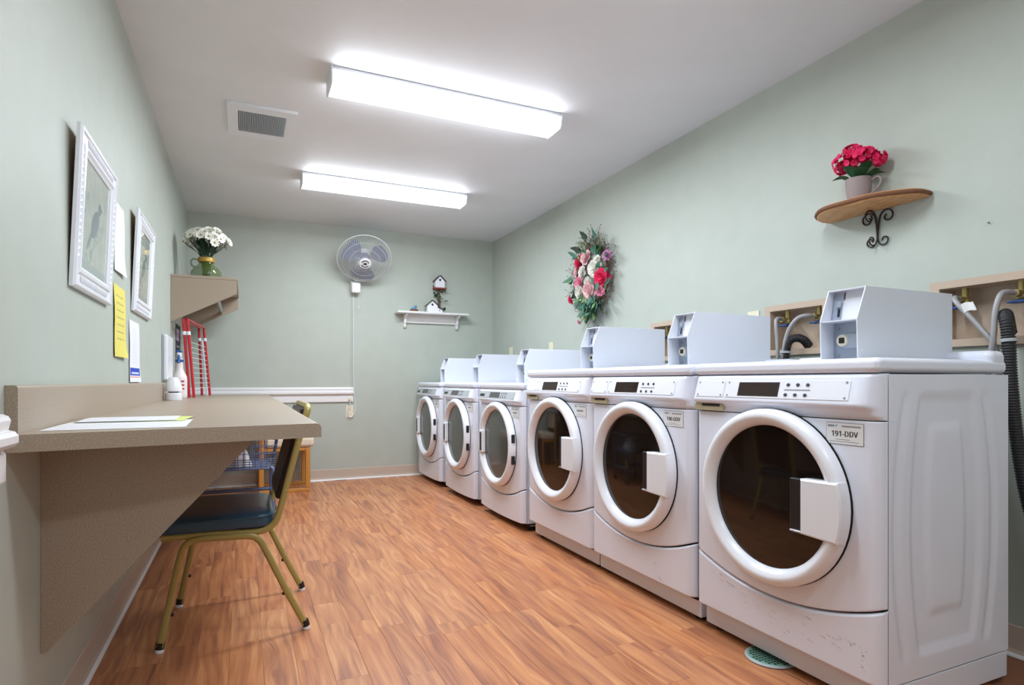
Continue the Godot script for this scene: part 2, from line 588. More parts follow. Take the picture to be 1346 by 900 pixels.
# ------------------------------------------------------------------ room
func shell():
	var w := 0.14
	var s := ST()
	box(s, Vector3(LX - w, CH, BZ - w), Vector3(RX + w, CH + w, FZ + w))
	struct("ceiling", s, M.ceiling_paint, "plain off-white painted ceiling", "ceiling")
	s = ST()
	box(s, Vector3(LX - w, -0.1, BZ - w), Vector3(LX, CH, FZ + w))
	struct("wall_left", s, M.wall_paint, "sage green wall behind the counter and picture frames", "wall")
	s = ST()
	box(s, Vector3(LX, -0.1, BZ - w), Vector3(RX, CH, BZ))
	struct("wall_back", s, M.wall_paint, "sage green wall carrying the fan and white shelf", "wall")
	s = ST()
	box(s, Vector3(LX, -0.1, FZ), Vector3(RX, CH, FZ + w))
	struct("wall_front", s, M.wall_paint, "sage green wall holding the entrance door", "wall")
	# right wall with three recesses for the valve boxes
	s = ST()
	var lo := 1.045
	var hi := 1.24
	box(s, Vector3(RX, -0.1, BZ - w), Vector3(RX + w, lo, FZ + w))
	box(s, Vector3(RX, hi, BZ - w), Vector3(RX + w, CH, FZ + w))
	var at := FZ + w
	for c in VALVES:
		box(s, Vector3(RX, lo, c + 0.146), Vector3(RX + w, hi, at))
		at = c - 0.146
	box(s, Vector3(RX, lo, BZ - w), Vector3(RX + w, hi, at))
	box(s, Vector3(RX + w, lo - 0.02, BZ), Vector3(RX + w + 0.02, hi + 0.02, FZ))
	struct("wall_right", s, M.wall_paint, "sage green wall behind the row of machines", "wall")
	# vinyl cove base
	for b in [["baseboard_back", Vector3(LX, 0, BZ), Vector3(1, 0, 0), RX - LX, "beige vinyl cove base under the fan wall"], ["baseboard_left", Vector3(LX, 0, FZ), Vector3(0, 0, -1), FZ - BZ, "beige vinyl cove base under the counter wall"], ["baseboard_right", Vector3(RX, 0, BZ), Vector3(0, 0, 1), FZ - BZ, "beige vinyl cove base behind the machines"]]:
		var along: Vector3 = b[2]
		var out := along.cross(Vector3.UP) * -1.0
		out = Vector3(0, 1, 0).cross(along) * -1.0
		var basis := Basis(out, Vector3.UP, out.cross(Vector3.UP))
		# local z must run along the wall; keep the basis right-handed
		var start: Vector3 = b[1]
		if basis.z.dot(along) < 0:
			start += along * b[3]
		s = ST()
		extrude(s, PackedVector2Array([Vector2(0, 0.002), Vector2(0.009, 0.012), Vector2(0.0045, 0.024), Vector2(0.0035, 0.04), Vector2(0.0035, 0.098), Vector2(0.001, 0.101), Vector2(0, 0.101)]), b[3], Transform3D(basis, start))
		var o := struct(b[0], s, M.vinyl_base, b[4], "baseboard")
		s = ST()
		extrude(s, PackedVector2Array([Vector2(0, 0), Vector2(0.017, 0), Vector2(0.016, 0.004), Vector2(0.009, 0.012), Vector2(0, 0.003)]), b[3], Transform3D(basis, start))
		obj(o, "toe_strip", s, M.white_trim)
	# white chair rail
	var rail := PackedVector2Array([Vector2(0, 0.0), Vector2(0.014, 0.0), Vector2(0.016, 0.004), Vector2(0.016, 0.056), Vector2(0.012, 0.062), Vector2(0.012, 0.067), Vector2(0.03, 0.070), Vector2(0.036, 0.078), Vector2(0.036, 0.092), Vector2(0.030, 0.100), Vector2(0.02, 0.103), Vector2(0.022, 0.112), Vector2(0.024, 0.122), Vector2(0.02, 0.130), Vector2(0.012, 0.134), Vector2(0, 0.135)])
	s = ST()
	extrude(s, rail, 0.909 - LX, Transform3D(Basis(Vector3(0, 0, 1), Vector3.UP, Vector3(-1, 0, 0)), Vector3(0.909, 0.711, BZ)))
	struct("trim_1", s, M.white_trim, "white chair rail on the fan wall ending above the outlet", "chair rail")
	s = ST()
	extrude(s, rail, FZ + 1.455, Transform3D(Basis(Vector3(1, 0, 0), Vector3.UP, Vector3(0, 0, 1)), Vector3(LX, 0.702, -1.455)))
	struct("trim_2", s, M.white_trim, "white chair rail end butting against the near end of the counter", "chair rail")
	# door behind the camera
	s = ST()
	rbox(s, Vector3(0.35, 0.01, FZ - 0.03), Vector3(1.25, 2.05, FZ), 0.004)
	var d := struct("door_1", s, M.white_trim, "white flush door in the entrance wall", "door")
	s = ST()
	cyl(s, Vector3(1.18, 1.0, FZ - 0.03), Vector3(1.18, 1.0, FZ - 0.08), 0.012)
	ball(s, Vector3(1.18, 1.0, FZ - 0.09), Vector3(0.03, 0.03, 0.022))
	obj(d, "door_knob", s, M.steel)
	s = ST()
	box(s, Vector3(0.27, 0, FZ - 0.018), Vector3(0.35, 2.13, FZ))
	box(s, Vector3(1.25, 0, FZ - 0.018), Vector3(1.33, 2.13, FZ))
	box(s, Vector3(0.35, 2.05, FZ - 0.018), Vector3(1.25, 2.13, FZ))
	obj(d, "casing", s, M.white_trim)

const VALVES := [-1.176, -1.932, -2.812]

func floor_planks():
	var s := ST()
	box(s, Vector3(LX - 0.14, -0.12, BZ - 0.14), Vector3(RX + 0.14, -0.0022, FZ + 0.14))
	var f := struct("floor", s, M.floor_joint, "orange-brown wood plank floor with dark streaked grain", "floor")
	var r := RandomNumberGenerator.new()
	r.seed = 99
	var pw := 0.0985
	var x := LX
	var row := 0
	while x < RX - 0.35:
		var z := 0.2 - r.randf() * 0.9
		while z > BZ:
			var L := r.randf_range(0.62, 1.02)
			var z1 := maxf(z - L, BZ)
			if z - z1 > 0.06:
				plank(f, x, x + pw, z1, z, r)
			z = z1
		x += pw
		row += 1

func plank(f: Node, x0: float, x1: float, z0: float, z1: float, r: RandomNumberGenerator):
	var s := ST()
	var g := 0.0002
	var b := 0.0005
	x0 += g
	x1 -= g
	z0 += g
	z1 -= g
	var o := Vector2(r.randf(), r.randf())
	var fl := -1.0 if r.randf() < 0.5 else 1.0
	var su := 1.0 / 0.40
	var sv := fl / 1.15
	var w := x1 - x0
	var l := z1 - z0
	var top := [Vector3(b, 0, l - b), Vector3(w - b, 0, l - b), Vector3(w - b, 0, b), Vector3(b, 0, b)]
	var low := [Vector3(0, -b, l), Vector3(w, -b, l), Vector3(w, -b, 0), Vector3(0, -b, 0)]
	var uv := func(p: Vector3) -> Vector2: return o + Vector2(p.x * su, p.z * sv)
	for k in [0, 2, 1, 0, 3, 2]:
		vx(s, top[k], Vector3.UP, uv.call(top[k]))
	for i in 4:
		var j := (i + 1) % 4
		var q := [low[i], low[j], top[j], top[i]]
		var n: Vector3 = (q[2] - q[0]).cross(q[3] - q[1]).normalized()
		for k in [0, 2, 1, 0, 3, 2]:
			vx(s, q[k], n, uv.call(q[k]))
	obj(f, "plank", s, M["floor_wood_%d" % (r.randi() % 6)], Vector3(x0, 0, z0))

func counter():
	var z0 := -1.58
	var z1 := -5.43
	var t := thing("counter", "long beige laminate wall counter with backsplash and triangular brackets", "counter", Vector3(LX, 0, z0))
	var s := ST()
	var p := PackedVector2Array([Vector2(0.0005, CT - 0.036), Vector2(0.62, CT - 0.036)])
	for k in 7:
		var a := PI / 2 * k / 6
		p.append(Vector2(0.606 + 0.014 * cos(a), CT - 0.014 + 0.014 * sin(a)))
	p.append(Vector2(0.0005, CT))
	skew_bar(s, p, z1 - z0, func(x): return 0.085 - 0.1 * x / 0.62)
	obj(t, "worktop", s, M.laminate)
	s = ST()
	p = PackedVector2Array([Vector2(0.0005, CT), Vector2(0.022, CT)])
	for k in 5:
		var a := PI / 2 * k / 4
		p.append(Vector2(0.015 + 0.007 * cos(a), CT + 0.093 + 0.007 * sin(a)))
	p.append(Vector2(0.0005, CT + 0.1))
	extrude(s, p, 2.44, Transform3D(Basis(), Vector3(0, 0, -2.36)))
	obj(t, "backsplash", s, M.laminate)
	for z in [-1.73, -3.5, -5.2]:
		s = ST()
		extrude(s, PackedVector2Array([Vector2(0.0005, 0.259), Vector2(0.012, 0.259), Vector2(0.475, CT - 0.0365), Vector2(0.0005, CT - 0.0365)]), 0.02, Transform3D(Basis(), Vector3(0, 0, z - z0 - 0.02)))
		obj(t, "bracket", s, M.laminate)

# a profile bar along z whose near end is cut by zend(x)
func skew_bar(s: SurfaceTool, p: PackedVector2Array, far: float, zend: Callable):
	var n := p.size()
	for i in n:
		var a := p[i]
		var b := p[(i + 1) % n]
		quad(s, Vector3(a.x, a.y, far), Vector3(b.x, b.y, far), Vector3(b.x, b.y, zend.call(b.x)), Vector3(a.x, a.y, zend.call(a.x)))
	var idx := Geometry2D.triangulate_polygon(p)
	for k in range(0, idx.size(), 3):
		var q := [p[idx[k]], p[idx[k + 1]], p[idx[k + 2]]]
		if (q[1] - q[0]).cross(q[2] - q[0]) < 0:
			q = [q[0], q[2], q[1]]
		tri(s, Vector3(q[0].x, q[0].y, zend.call(q[0].x)), Vector3(q[1].x, q[1].y, zend.call(q[1].x)), Vector3(q[2].x, q[2].y, zend.call(q[2].x)))
		tri(s, Vector3(q[0].x, q[0].y, far), Vector3(q[2].x, q[2].y, far), Vector3(q[1].x, q[1].y, far))

# ------------------------------------------------------------------ machines
func seam_y(z: float) -> float:       # the curved joint between the front panels
	return 0.228 + 0.62 * z * z

func front_sheet(s: SurfaceTool, bottom: Callable, top: Callable, w: float, round_top: float):
	# a sheet over z in [-w, w] whose sides roll back; local x = 0 is the front
	var zs := []
	var xs := []
	var rr := 0.032
	for k in 7:
		var a := PI / 2 * k / 6
		zs.append(-w + rr - rr * cos(a))
		xs.append(rr - rr * sin(a))
	for k in range(1, 20):
		zs.append(lerpf(-w + rr, w - rr, k / 20.0))
		xs.append(0.0)
	for k in 7:
		var a := PI / 2 * (6 - k) / 6
		zs.append(w - rr + rr * cos(a))
		xs.append(rr - rr * sin(a))
	var rows := []
	for i in 9:
		var row := PackedVector3Array()
		for j in zs.size():
			var yb: float = bottom.call(zs[j])
			var yt: float = top.call(zs[j])
			var p: Vector3
			match i:
				0: p = Vector3(xs[j] + 0.03, yb, zs[j])
				1: p = Vector3(xs[j] + 0.004, yb, zs[j])
				2: p = Vector3(xs[j] + 0.001, yb + 0.0012, zs[j])
				3: p = Vector3(xs[j], yb + 0.004, zs[j])
				4: p = Vector3(xs[j], yb + 0.006, zs[j])
				5: p = Vector3(xs[j], yt - round_top - 0.002, zs[j])
				6: p = Vector3(xs[j], yt - round_top, zs[j])
				7: p = Vector3(xs[j] + round_top * 0.4, yt - round_top * 0.2, zs[j])
				8: p = Vector3(xs[j] + 0.03, yt, zs[j])
			row.append(p)
		rows.append(row)
	grid(s, rows)

func side_relief(x: float, y: float) -> float:
	# pressed pattern of the cabinet side, x from the front edge, depth in metres (negative is inward)
	var cx := 0.29
	var t := (y - 0.50) / 0.36
	var bulge := 1.0 - t * t
	var dx := absf(x - cx)
	var f := func(d: float, e: float) -> float: return smoothstep(-e, e, d)
	var wb := 0.118 + 0.040 * bulge
	var wa := 0.050 + 0.038 * bulge
	var b: float = f.call(wb - dx, 0.008) * f.call(y - 0.165, 0.01) * f.call(0.86 - y, 0.01)
	var a: float = f.call(wa - dx, 0.008) * f.call(y - 0.265, 0.01) * f.call(0.775 - y, 0.014)
	var wc := 0.165 + 0.045 * bulge
	var c: float = f.call(dx - wc, 0.005) * f.call(wc + 0.026 - dx, 0.005) * f.call(y - 0.155, 0.012) * f.call(0.865 - y, 0.012)
	return -0.007 * b + 0.006 * a - 0.005 * c

func make_machine(called: String, dryer: bool) -> Node3D:
	var t := thing(called, "", "", Vector3.ZERO)
	var W := 0.345
	var s := ST()
	# cabinet: a shell behind the front sheets, pressed sides
	var dy := -0.0245 if dryer else 0.0      # the dryers' fascia is lower
	rbox(s, Vector3(0.034, 0.095, -W), Vector3(0.585, 0.918 + dy, W - 0.012), 0.003)
	obj(t, "cabinet", s, M.enamel)
	s = ST()
	var rows := []
	var ny := 66
	var nx := 58
	for i in ny + 1:
		var row := PackedVector3Array()
		for j in nx + 1:
			var x := 0.0355 + 0.5525 * j / nx
			var y := 0.0965 + (0.8225 + dy) * i / ny
			row.append(Vector3(x, y, W - 0.001 + (0.0 if dryer else side_relief(x, y))))
		rows.append(row)
	grid(s, rows)
	quad(s, rows[0][nx], rows[0][nx] - Vector3(0, 0, 0.012), rows[ny][nx] - Vector3(0, 0, 0.012), rows[ny][nx])
	obj(t, "side_panel", s, M.enamel)
	s = ST()
	front_sheet(s, func(z): return seam_y(z) + 0.0025, func(_z): return 0.7945, W, 0.003)
	obj(t, "front_panel", s, M.enamel)
	s = ST()
	front_sheet(s, func(z): return 0.10 if not dryer else 0.10 - 0.012 * (1.0 - pow(z / W, 2)), func(z): return seam_y(z) - 0.0025, W, 0.008)
	obj(t, "kick_panel", s, M.enamel)
	# control panel: the profile leans out towards its lower edge, and dies away at both ends
	s = ST()
	rows = []
	var prof := [[0.034, 0.9205], [0.006, 0.9205], [-0.002, 0.9165], [-0.005, 0.909], [-0.0235, 0.841], [-0.0245, 0.834], [-0.020, 0.828], [-0.010, 0.8235], [0.0, 0.812], [0.0, 0.797], [0.034, 0.797]]
	var zs := []
	for k in 9:
		zs.append(-W + 0.032 * (1 - cos(PI / 2 * k / 8)))
	for k in range(1, 5):
		zs.append(-W + 0.032 + 0.03 * k / 4)
	for k in range(4, 0, -1):
		zs.append(W - 0.032 - 0.045 * k / 4)
	for k in range(8, -1, -1):
		zs.append(W - 0.032 * (1 - cos(PI / 2 * k / 8)))
	for q in prof:
		var row := PackedVector3Array()
		for z in zs:
			var edge := clampf((W - absf(z)) / 0.032, 0, 1)
			var back := 0.032 * (1.0 - sqrt(1.0 - pow(1.0 - edge, 2)))
			var share := smoothstep(0.0, 0.05 if z > 0 else 0.012, W - absf(z))
			var x: float = q[0]
			row.append(Vector3((x * share if x < 0 else x) + (back if x < 0.03 else 0.0), q[1] if not dryer else 0.797 + (q[1] - 0.797) * 0.802, z))
		rows.append(row)
	grid(s, rows, false, true)
	obj(t, "control_panel", s, M.enamel)
	# top deck with a raised rear lip
	s = ST()
	rbox(s, Vector3(-0.006, 0.9225 + dy, -W), Vector3(0.585, 0.963 + dy, W), 0.016, 4)
	rbox(s, Vector3(0.505, 0.94 + dy, -W + 0.002), Vector3(0.583, 0.992 + dy, W - 0.002), 0.02, 4)
	obj(t, "lid", s, M.enamel)
	# dark joint lines behind the gaps
	s = ST()
	box(s, Vector3(0.024, 0.1, -W + 0.01), Vector3(0.0355, 0.921 + dy, W - 0.004))
	box(s, Vector3(0.0355, 0.085, -W + 0.01), Vector3(0.58, 0.1, W - 0.006))
	obj(t, "inner_frame", s, M.dark_gap)
	s = ST()
	if dryer:
		box(s, Vector3(0.075, 0.072, -W + 0.03), Vector3(0.56, 0.096, W - 0.03))
		obj(t, "plinth", s, M.enamel)
	else:
		rbox(s, Vector3(0.048, 0.018, -W + 0.004), Vector3(0.585, 0.0925, W - 0.002), 0.003)
		obj(t, "plinth", s, M.enamel)
	for a in [[0.09, -0.3], [0.09, 0.3], [0.52, -0.3], [0.52, 0.3]]:
		s = ST()
		var ft := 0.024 if dryer else 0.019
		lathe(s, [Vector2(0.001, 0), Vector2(0.024, 0), Vector2(0.024, ft * 0.5), Vector2(0.012, ft * 0.6), Vector2(0.012, ft)], 12, Transform3D(Basis(), Vector3(a[0], 0.0481 if dryer else 0.0002, a[1])))
		obj(t, "foot", s, M.black_plastic)
	machine_door(t, dryer)
	machine_controls(t, dryer)
	coin_box(t, dryer)
	return t

func machine_door(t: Node3D, dryer: bool):
	var cy := 0.545
	var s := ST()
	var ax := Transform3D(TX, Vector3(0, cy, 0))
	var R := 0.27
	var g := 0.219
	lathe(s, [Vector2(R - 0.004, -0.004), Vector2(R - 0.004, 0.006), Vector2(R, 0.008), Vector2(R, 0.026), Vector2(R - 0.003, 0.036), Vector2(R - 0.010, 0.044), Vector2(R - 0.022, 0.0475), Vector2(g + 0.022, 0.045), Vector2(g + 0.012, 0.040), Vector2(g + 0.002, 0.028), Vector2(g, 0.018), Vector2(g, 0.006)], 72, ax)
	var d := obj(t, "door", s, M.plastic_white)
	s = ST()
	var prof := [Vector2(g + 0.001, 0.018)]
	for k in range(1, 9):
		var q := 1.0 - k / 8.0
		prof.append(Vector2(maxf(0.0005, (g + 0.001) * q), 0.018 + 0.006 * (1.0 - q * q)))
	lathe(s, prof, 64, ax)
	obj(d, "glass", s, M.dryer_glass if dryer else M.washer_glass)
	s = ST()
	lathe(s, [Vector2(R + 0.0014, -0.001), Vector2(R + 0.0014, 0.002), Vector2(R - 0.01, 0.0022)], 64, ax)
	obj(d, "gasket", s, M.dark_gap)
	if dryer:
		# pull handle cut into the far rim, two hinge slots on the near rim
		s = ST()
		rbox(s, Vector3(-0.049, cy - 0.075, -0.245), Vector3(-0.02, cy + 0.075, -0.188), 0.006, 2)
		var h := obj(d, "handle", s, M.plastic_white)
		s = ST()
		rbox(s, Vector3(-0.0515, cy - 0.062, -0.224), Vector3(-0.045, cy + 0.062, -0.192), 0.003)
		obj(h, "finger_slot", s, M.black_plastic)
		for y in [-0.075, 0.055]:
			s = ST()
			rbox(s, Vector3(-0.034, cy + y - 0.026, 0.262), Vector3(-0.012, cy + y + 0.026, 0.2735), 0.003)
			obj(d, "hinge_slot", s, M.black_plastic)
		return
	# moulded handle over the near rim
	s = ST()
	var poly := PackedVector2Array([Vector2(0.143, -0.082), Vector2(0.143, 0.076)])
	var a1 := asin(0.080 / (R + 0.003))
	for k in 9:
		var a := a1 - (a1 + asin(0.086 / (R + 0.003))) * k / 8.0
		poly.append(Vector2((R + 0.003) * cos(a), (R + 0.003) * sin(a)))
	extrude(s, poly, 0.040, Transform3D(BR, Vector3(-0.012, cy, 0)), false, 0.005)
	var hd := obj(d, "handle", s, M.plastic_white)
	s = ST()
	rbox(s, Vector3(-0.034, cy - 0.078, 0.094), Vector3(-0.016, cy + 0.072, 0.146), 0.004)
	obj(hd, "finger_recess", s, M.black_plastic)
	s = ST()
	rbox(s, Vector3(-0.043, cy - 0.084, 0.1), Vector3(-0.022, cy - 0.077, 0.147), 0.003)
	obj(hd, "chrome_lip", s, M.steel)

func machine_controls(t: Node3D, dryer: bool):
	# sloping face: x along the machine (+z), y up the slope, z outwards
	var tilt := atan2(0.0185, 0.068 if not dryer else 0.0545)
	var up := Vector3(sin(tilt), cos(tilt), 0)
	var outw := Vector3(-cos(tilt), sin(tilt), 0)
	var F := Transform3D(Basis(Vector3(0, 0, 1), up * (0.8 if dryer else 1.0), outw), Vector3(-0.0143, 0.875 if not dryer else 0.8596, 0))
	var pl: Material = M.grey_plate if dryer else M.enamel_plate
	for q in [[-0.318, -0.186], [-0.178, 0.272]]:
		var s := ST()
		extrude(s, round_rect(q[0], -0.029, q[1], 0.029, 0.004), 0.0016, F, false, 0.0006)
		var p := obj(t, "fascia_plate", s, pl)
		for c in [[q[0] + 0.011, 0.022], [q[1] - 0.011, 0.022], [q[0] + 0.011, -0.022], [q[1] - 0.011, -0.022]]:
			s = ST()
			extrude(s, ring_poly(c[0], c[1], 0.0034, 0.0034, 8), 0.0026, F)
			obj(p, "screw", s, M.ink_grey)
	var s := ST()
	extrude(s, PackedVector2Array([Vector2(-0.122, -0.023), Vector2(0.040, -0.023), Vector2(0.040, 0.0225), Vector2(-0.122, 0.0225)]), 0.003, F, false, 0.0008)
	obj(t, "display", s, M.display_grey if dryer else M.display)
	var bm := ST()
	extrude(bm, ring_poly(0, 0, 0.0062, 0.005, 10), 0.003, Transform3D(), false, 0.001)
	var mesh := bm.commit()
	for y in [0.0145, -0.0165]:
		for k in 3:
			again(t, "button", mesh, M.ink, F * Transform3D(Basis(), Vector3(0.072 + 0.034 * k + (0.0 if y > 0 else -0.004), y, 0.0012)))
	s = ST()
	extrude(s, PackedVector2Array([Vector2(0.06, -0.0035), Vector2(0.15, -0.0035), Vector2(0.15, 0.0005), Vector2(0.06, 0.0005)]), 0.0019, F)
	obj(t, "button_legend", s, M.ink_grey)
	if dryer:
		s = ST()
		extrude(s, PackedVector2Array([Vector2(-0.295, -0.016), Vector2(-0.215, -0.016), Vector2(-0.215, 0.006), Vector2(-0.295, 0.006)]), 0.0024, F)
		obj(t, "card_slot", s, M.black_plastic)
	else:
		# detergent drawer pull under the fascia
		s = ST()
		extrude(s, round_rect(-0.335, 0.798, -0.196, 0.8245, 0.009), 0.0125, Transform3D(BR, Vector3(0.0, 0, 0)), false, 0.002)
		var c := obj(t, "detergent_pull", s, M.cup_beige)
		s = ST()
		extrude(s, round_rect(-0.296, 0.8135, -0.21, 0.8225, 0.003), 0.0134, Transform3D(BR, Vector3(0, 0, 0)))
		obj(c, "pull_slot", s, M.black_plastic)

func coin_box(t: Node3D, dryer: bool):
	# sheet steel box with a sloping open face; its own axes are the machine's
	var zr := 0.345 - (0.165 if dryer else 0.128)
	var zl := zr - 0.122
	var dy := -0.0245 if dryer else 0.0
	var y0 := 0.9625 + dy
	var y1 := 1.176 + dy
	var ym := 1.08 + dy
	var xf := 0.092
	var xt := 0.130
	var xb := 0.54
	var th := 0.004
	var s := ST()
	var side := PackedVector2Array([Vector2(xf + 0.004, y0), Vector2(xb, y0), Vector2(xb, y1), Vector2(xt, y1), Vector2(xf, ym)])
	for z in [zl, zr - th]:
		extrude(s, side, th, Transform3D(Basis(), Vector3(0, 0, z)), false, 0.0008)
	box(s, Vector3(xt, y1 - th, zl + th), Vector3(xb, y1, zr - th))
	box(s, Vector3(xb - th, y0, zl + th), Vector3(xb, y1 - th, zr - th))
	box(s, Vector3(xf + 0.004, ym - 0.003, zl + th), Vector3(xf + 0.075, ym + 0.001, zr - th))
	var c := obj(t, "coin_box", s, M.coin_steel)
	# upper plate with the coin slot
	s = ST()
	var up := Vector3(xt + 0.028 - (xf + 0.05), y1 - 0.006 - ym, 0).normalized()
	var F := Transform3D(Basis(Vector3(0, 0, 1), up, Vector3(0, 0, 1).cross(up)), Vector3(xf + 0.05, ym, zl + th))
	extrude(s, PackedVector2Array([Vector2(0, 0), Vector2(zr - zl - 2 * th, 0), Vector2(zr - zl - 2 * th, 0.094), Vector2(0, 0.094)]), 0.002, F)
	var m := obj(c, "coin_mechanism", s, M.enamel_plate)
	s = ST()
	extrude(s, PackedVector2Array([Vector2(0.002, 0.004), Vector2(0.032, 0.004), Vector2(0.032, 0.088), Vector2(0.002, 0.088)]), 0.005, F)
	extrude(s, round_rect(0.014, 0.042, 0.030, 0.060, 0.004), 0.012, F)
	obj(m, "slot_plate", s, M.zinc)
	s = ST()
	extrude(s, PackedVector2Array([Vector2(0.020, 0.014), Vector2(0.027, 0.014), Vector2(0.027, 0.038), Vector2(0.020, 0.038)]), 0.0066, F)
	obj(m, "coin_slot", s, M.black_plastic)
	s = ST()
	extrude(s, PackedVector2Array([Vector2(0.034, 0.066), Vector2(0.037, 0.066), Vector2(0.037, 0.09), Vector2(0.034, 0.09)]), 0.003, F)
	obj(m, "return_slot", s, M.black_plastic)
	# lower vault door with a round lock
	var G := Transform3D(BR, Vector3(xf + 0.062, y0, zl + th))
	s = ST()
	extrude(s, PackedVector2Array([Vector2(0, 0.002), Vector2(zr - zl - 2 * th, 0.002), Vector2(zr - zl - 2 * th, ym - y0 - 0.003), Vector2(0, ym - y0 - 0.003)]), 0.003, G)
	var v := obj(c, "vault_door", s, M.zinc)
	for q in [[0.015, 0.016], [0.015, 0.096]]:
		s = ST()
		extrude(s, ring_poly(q[0], q[1], 0.006, 0.006, 10), 0.006, G)
		obj(v, "rivet", s, M.steel)
	s = ST()
	extrude(s, round_rect(0.04, 0.036, 0.09, 0.082, 0.006), 0.022, G, false, 0.003)
	obj(v, "lock_housing", s, M.zinc)
	s = ST()
	extrude(s, ring_poly(0.042, 0.06, 0.019, 0.019, 20), 0.026, G, true, 0.003)
	obj(v, "lock_ring", s, M.cream_plastic)
	s = ST()
	extrude(s, round_rect(0.034, 0.051, 0.052, 0.068, 0.003), 0.0275, G)
	obj(v, "lock_core", s, M.black_plastic)
	s = ST()
	extrude(s, ring_poly(xf + 0.016, y0 + 0.028, 0.005, 0.005, 10), 0.003, Transform3D(Basis(), Vector3(0, 0, zr - 0.0005)))
	obj(c, "side_screw", s, M.plastic_white)

func machine_label(t: Node3D, txt: String):
	var s := ST()
	var G := Transform3D(BR, Vector3(0, 0.726, 0.190))
	extrude(s, round_rect(0, 0, 0.112, 0.060, 0.003), 0.0012, G)
	var p := obj(t, "label_plate", s, M.label_edge)
	s = ST()
	extrude(s, round_rect(0.0014, 0.0014, 0.1106, 0.0586, 0.002), 0.0016, G)
	obj(p, "label_face", s, M.label_white)
	s = ST()
	for q in [[0.006, 0.0475, 0.026, 0.0535], [0.048, 0.048, 0.104, 0.0522], [0.03, 0.013, 0.072, 0.0145], [0.012, 0.0075, 0.098, 0.0088]]:
		extrude(s, PackedVector2Array([Vector2(q[0], q[1]), Vector2(q[2], q[1]), Vector2(q[2], q[3]), Vector2(q[0], q[3])]), 0.0019, G)
	obj(p, "fine_print", s, M.ink_grey)
	s = ST()
	extrude(s, PackedVector2Array([Vector2(0.028, 0.0535), Vector2(0.032, 0.0475), Vector2(0.036, 0.0535)]), 0.0019, G)
	obj(p, "logo_mark", s, M.ink_blue)
	if txt:
		# two prints a hair apart give the heavy stroke
		for dx in [-0.0005, 0.0005]:
			text_mesh(p, "lettering", txt, 0.0145, M.ink, G * Transform3D(Basis(), Vector3(0.056 + dx, 0.0295, 0.0018)))
	else:
		s = ST()
		extrude(s, PackedVector2Array([Vector2(0.026, 0.0245), Vector2(0.086, 0.0245), Vector2(0.086, 0.034), Vector2(0.026, 0.034)]), 0.0019, G)
		obj(p, "lettering", s, M.ink_grey)

func scuffs(t: Node3D, list: Array, seed_: int):
	# rubbed marks on the kick panel: thin irregular flakes of bare metal and dirt
	var r := RandomNumberGenerator.new()
	r.seed = seed_
	for q in list:
		var s := ST()
		for k in q[4]:
			var z: float = q[0] + r.randfn(0, q[2])
			var y: float = q[1] + r.randfn(0, q[3]) - (z - q[0]) * q[5]
			var l := r.randf_range(0.002, 0.009) if q[6] else r.randf_range(0.006, 0.03)
			var h := r.randf_range(0.0006, 0.0026) if q[6] else r.randf_range(0.0004, 0.0012)
			if absf(z) > 0.31: continue
			var x := -0.0003
			quad(s, Vector3(x, y, z), Vector3(x, y - l * q[5] + h * r.randf_range(0.2, 0.6), z + l), Vector3(x, y - l * q[5] + h, z + l * r.randf_range(0.5, 0.9)), Vector3(x, y + h * r.randf_range(0.6, 1.4), z + l * r.randf_range(0.1, 0.4)))
		obj(t, "scuff_mark", s, M.scuff if q[6] else M.scuff_pale).set_meta("kind", "stuff")

func machines():
	var fx := 1.50
	var washer := make_machine("washing_machine", false)
	tag(washer, "white front-loading coin washer labelled 191-DDV with scuffed kick panel", "washing machine", "front-loading coin washers")
	washer.position = Vector3(fx, 0, -1.351)
	var w2 := washer.duplicate()
	var w3 := washer.duplicate()
	for q in [[w2, -2.062, "white front-loading coin washer between washer 191-DDV and the washer beside the dryers"], [w3, -2.757, "white front-loading coin washer standing right beside the grey-windowed dryers"]]:
		q[0].name = numbered("washing_machine")
		add_child(q[0])
		q[0].position = Vector3(fx, 0, q[1])
		q[0].set_meta("label", q[2])
	machine_label(washer, "191-DDV")
	machine_label(w2, "190-DDV")
	machine_label(w3, "")
	scuffs(washer, [[0.26, 0.188, 0.022, 0.003, 9, 0.12, true], [0.298, 0.16, 0.006, 0.022, 12, 0.3, true], [-0.20, 0.215, 0.05, 0.006, 12, 0.18, false], [-0.02, 0.165, 0.12, 0.016, 22, 0.12, false], [0.16, 0.19, 0.06, 0.012, 14, 0.15, false]], 5)
	scuffs(w2, [[0.16, 0.15, 0.05, 0.02, 8, 0.2, false]], 6)
	var dryer := make_machine("clothes_dryer", true)
	tag(dryer, "white coin dryer with grey window standing next to the washers", "dryer", "white coin dryers")
	machine_label(dryer, "")
	dryer.position = Vector3(fx, -0.048, -3.525)
	var d2 := dryer.duplicate()
	var d3 := dryer.duplicate()
	for q in [[d2, -4.326, "white coin dryer with grey window standing between two other dryers"], [d3, -5.15, "white coin dryer with grey window in the corner by the back wall"]]:
		q[0].name = numbered("clothes_dryer")
		add_child(q[0])
		q[0].position = Vector3(fx, -0.048, q[1])
		q[0].set_meta("label", q[2])

# ------------------------------------------------------------------ plumbing on the right wall
func wall_pt(y: float, z: float, off := 0.0) -> Vector3:
	return Vector3(RX - off, y, z)

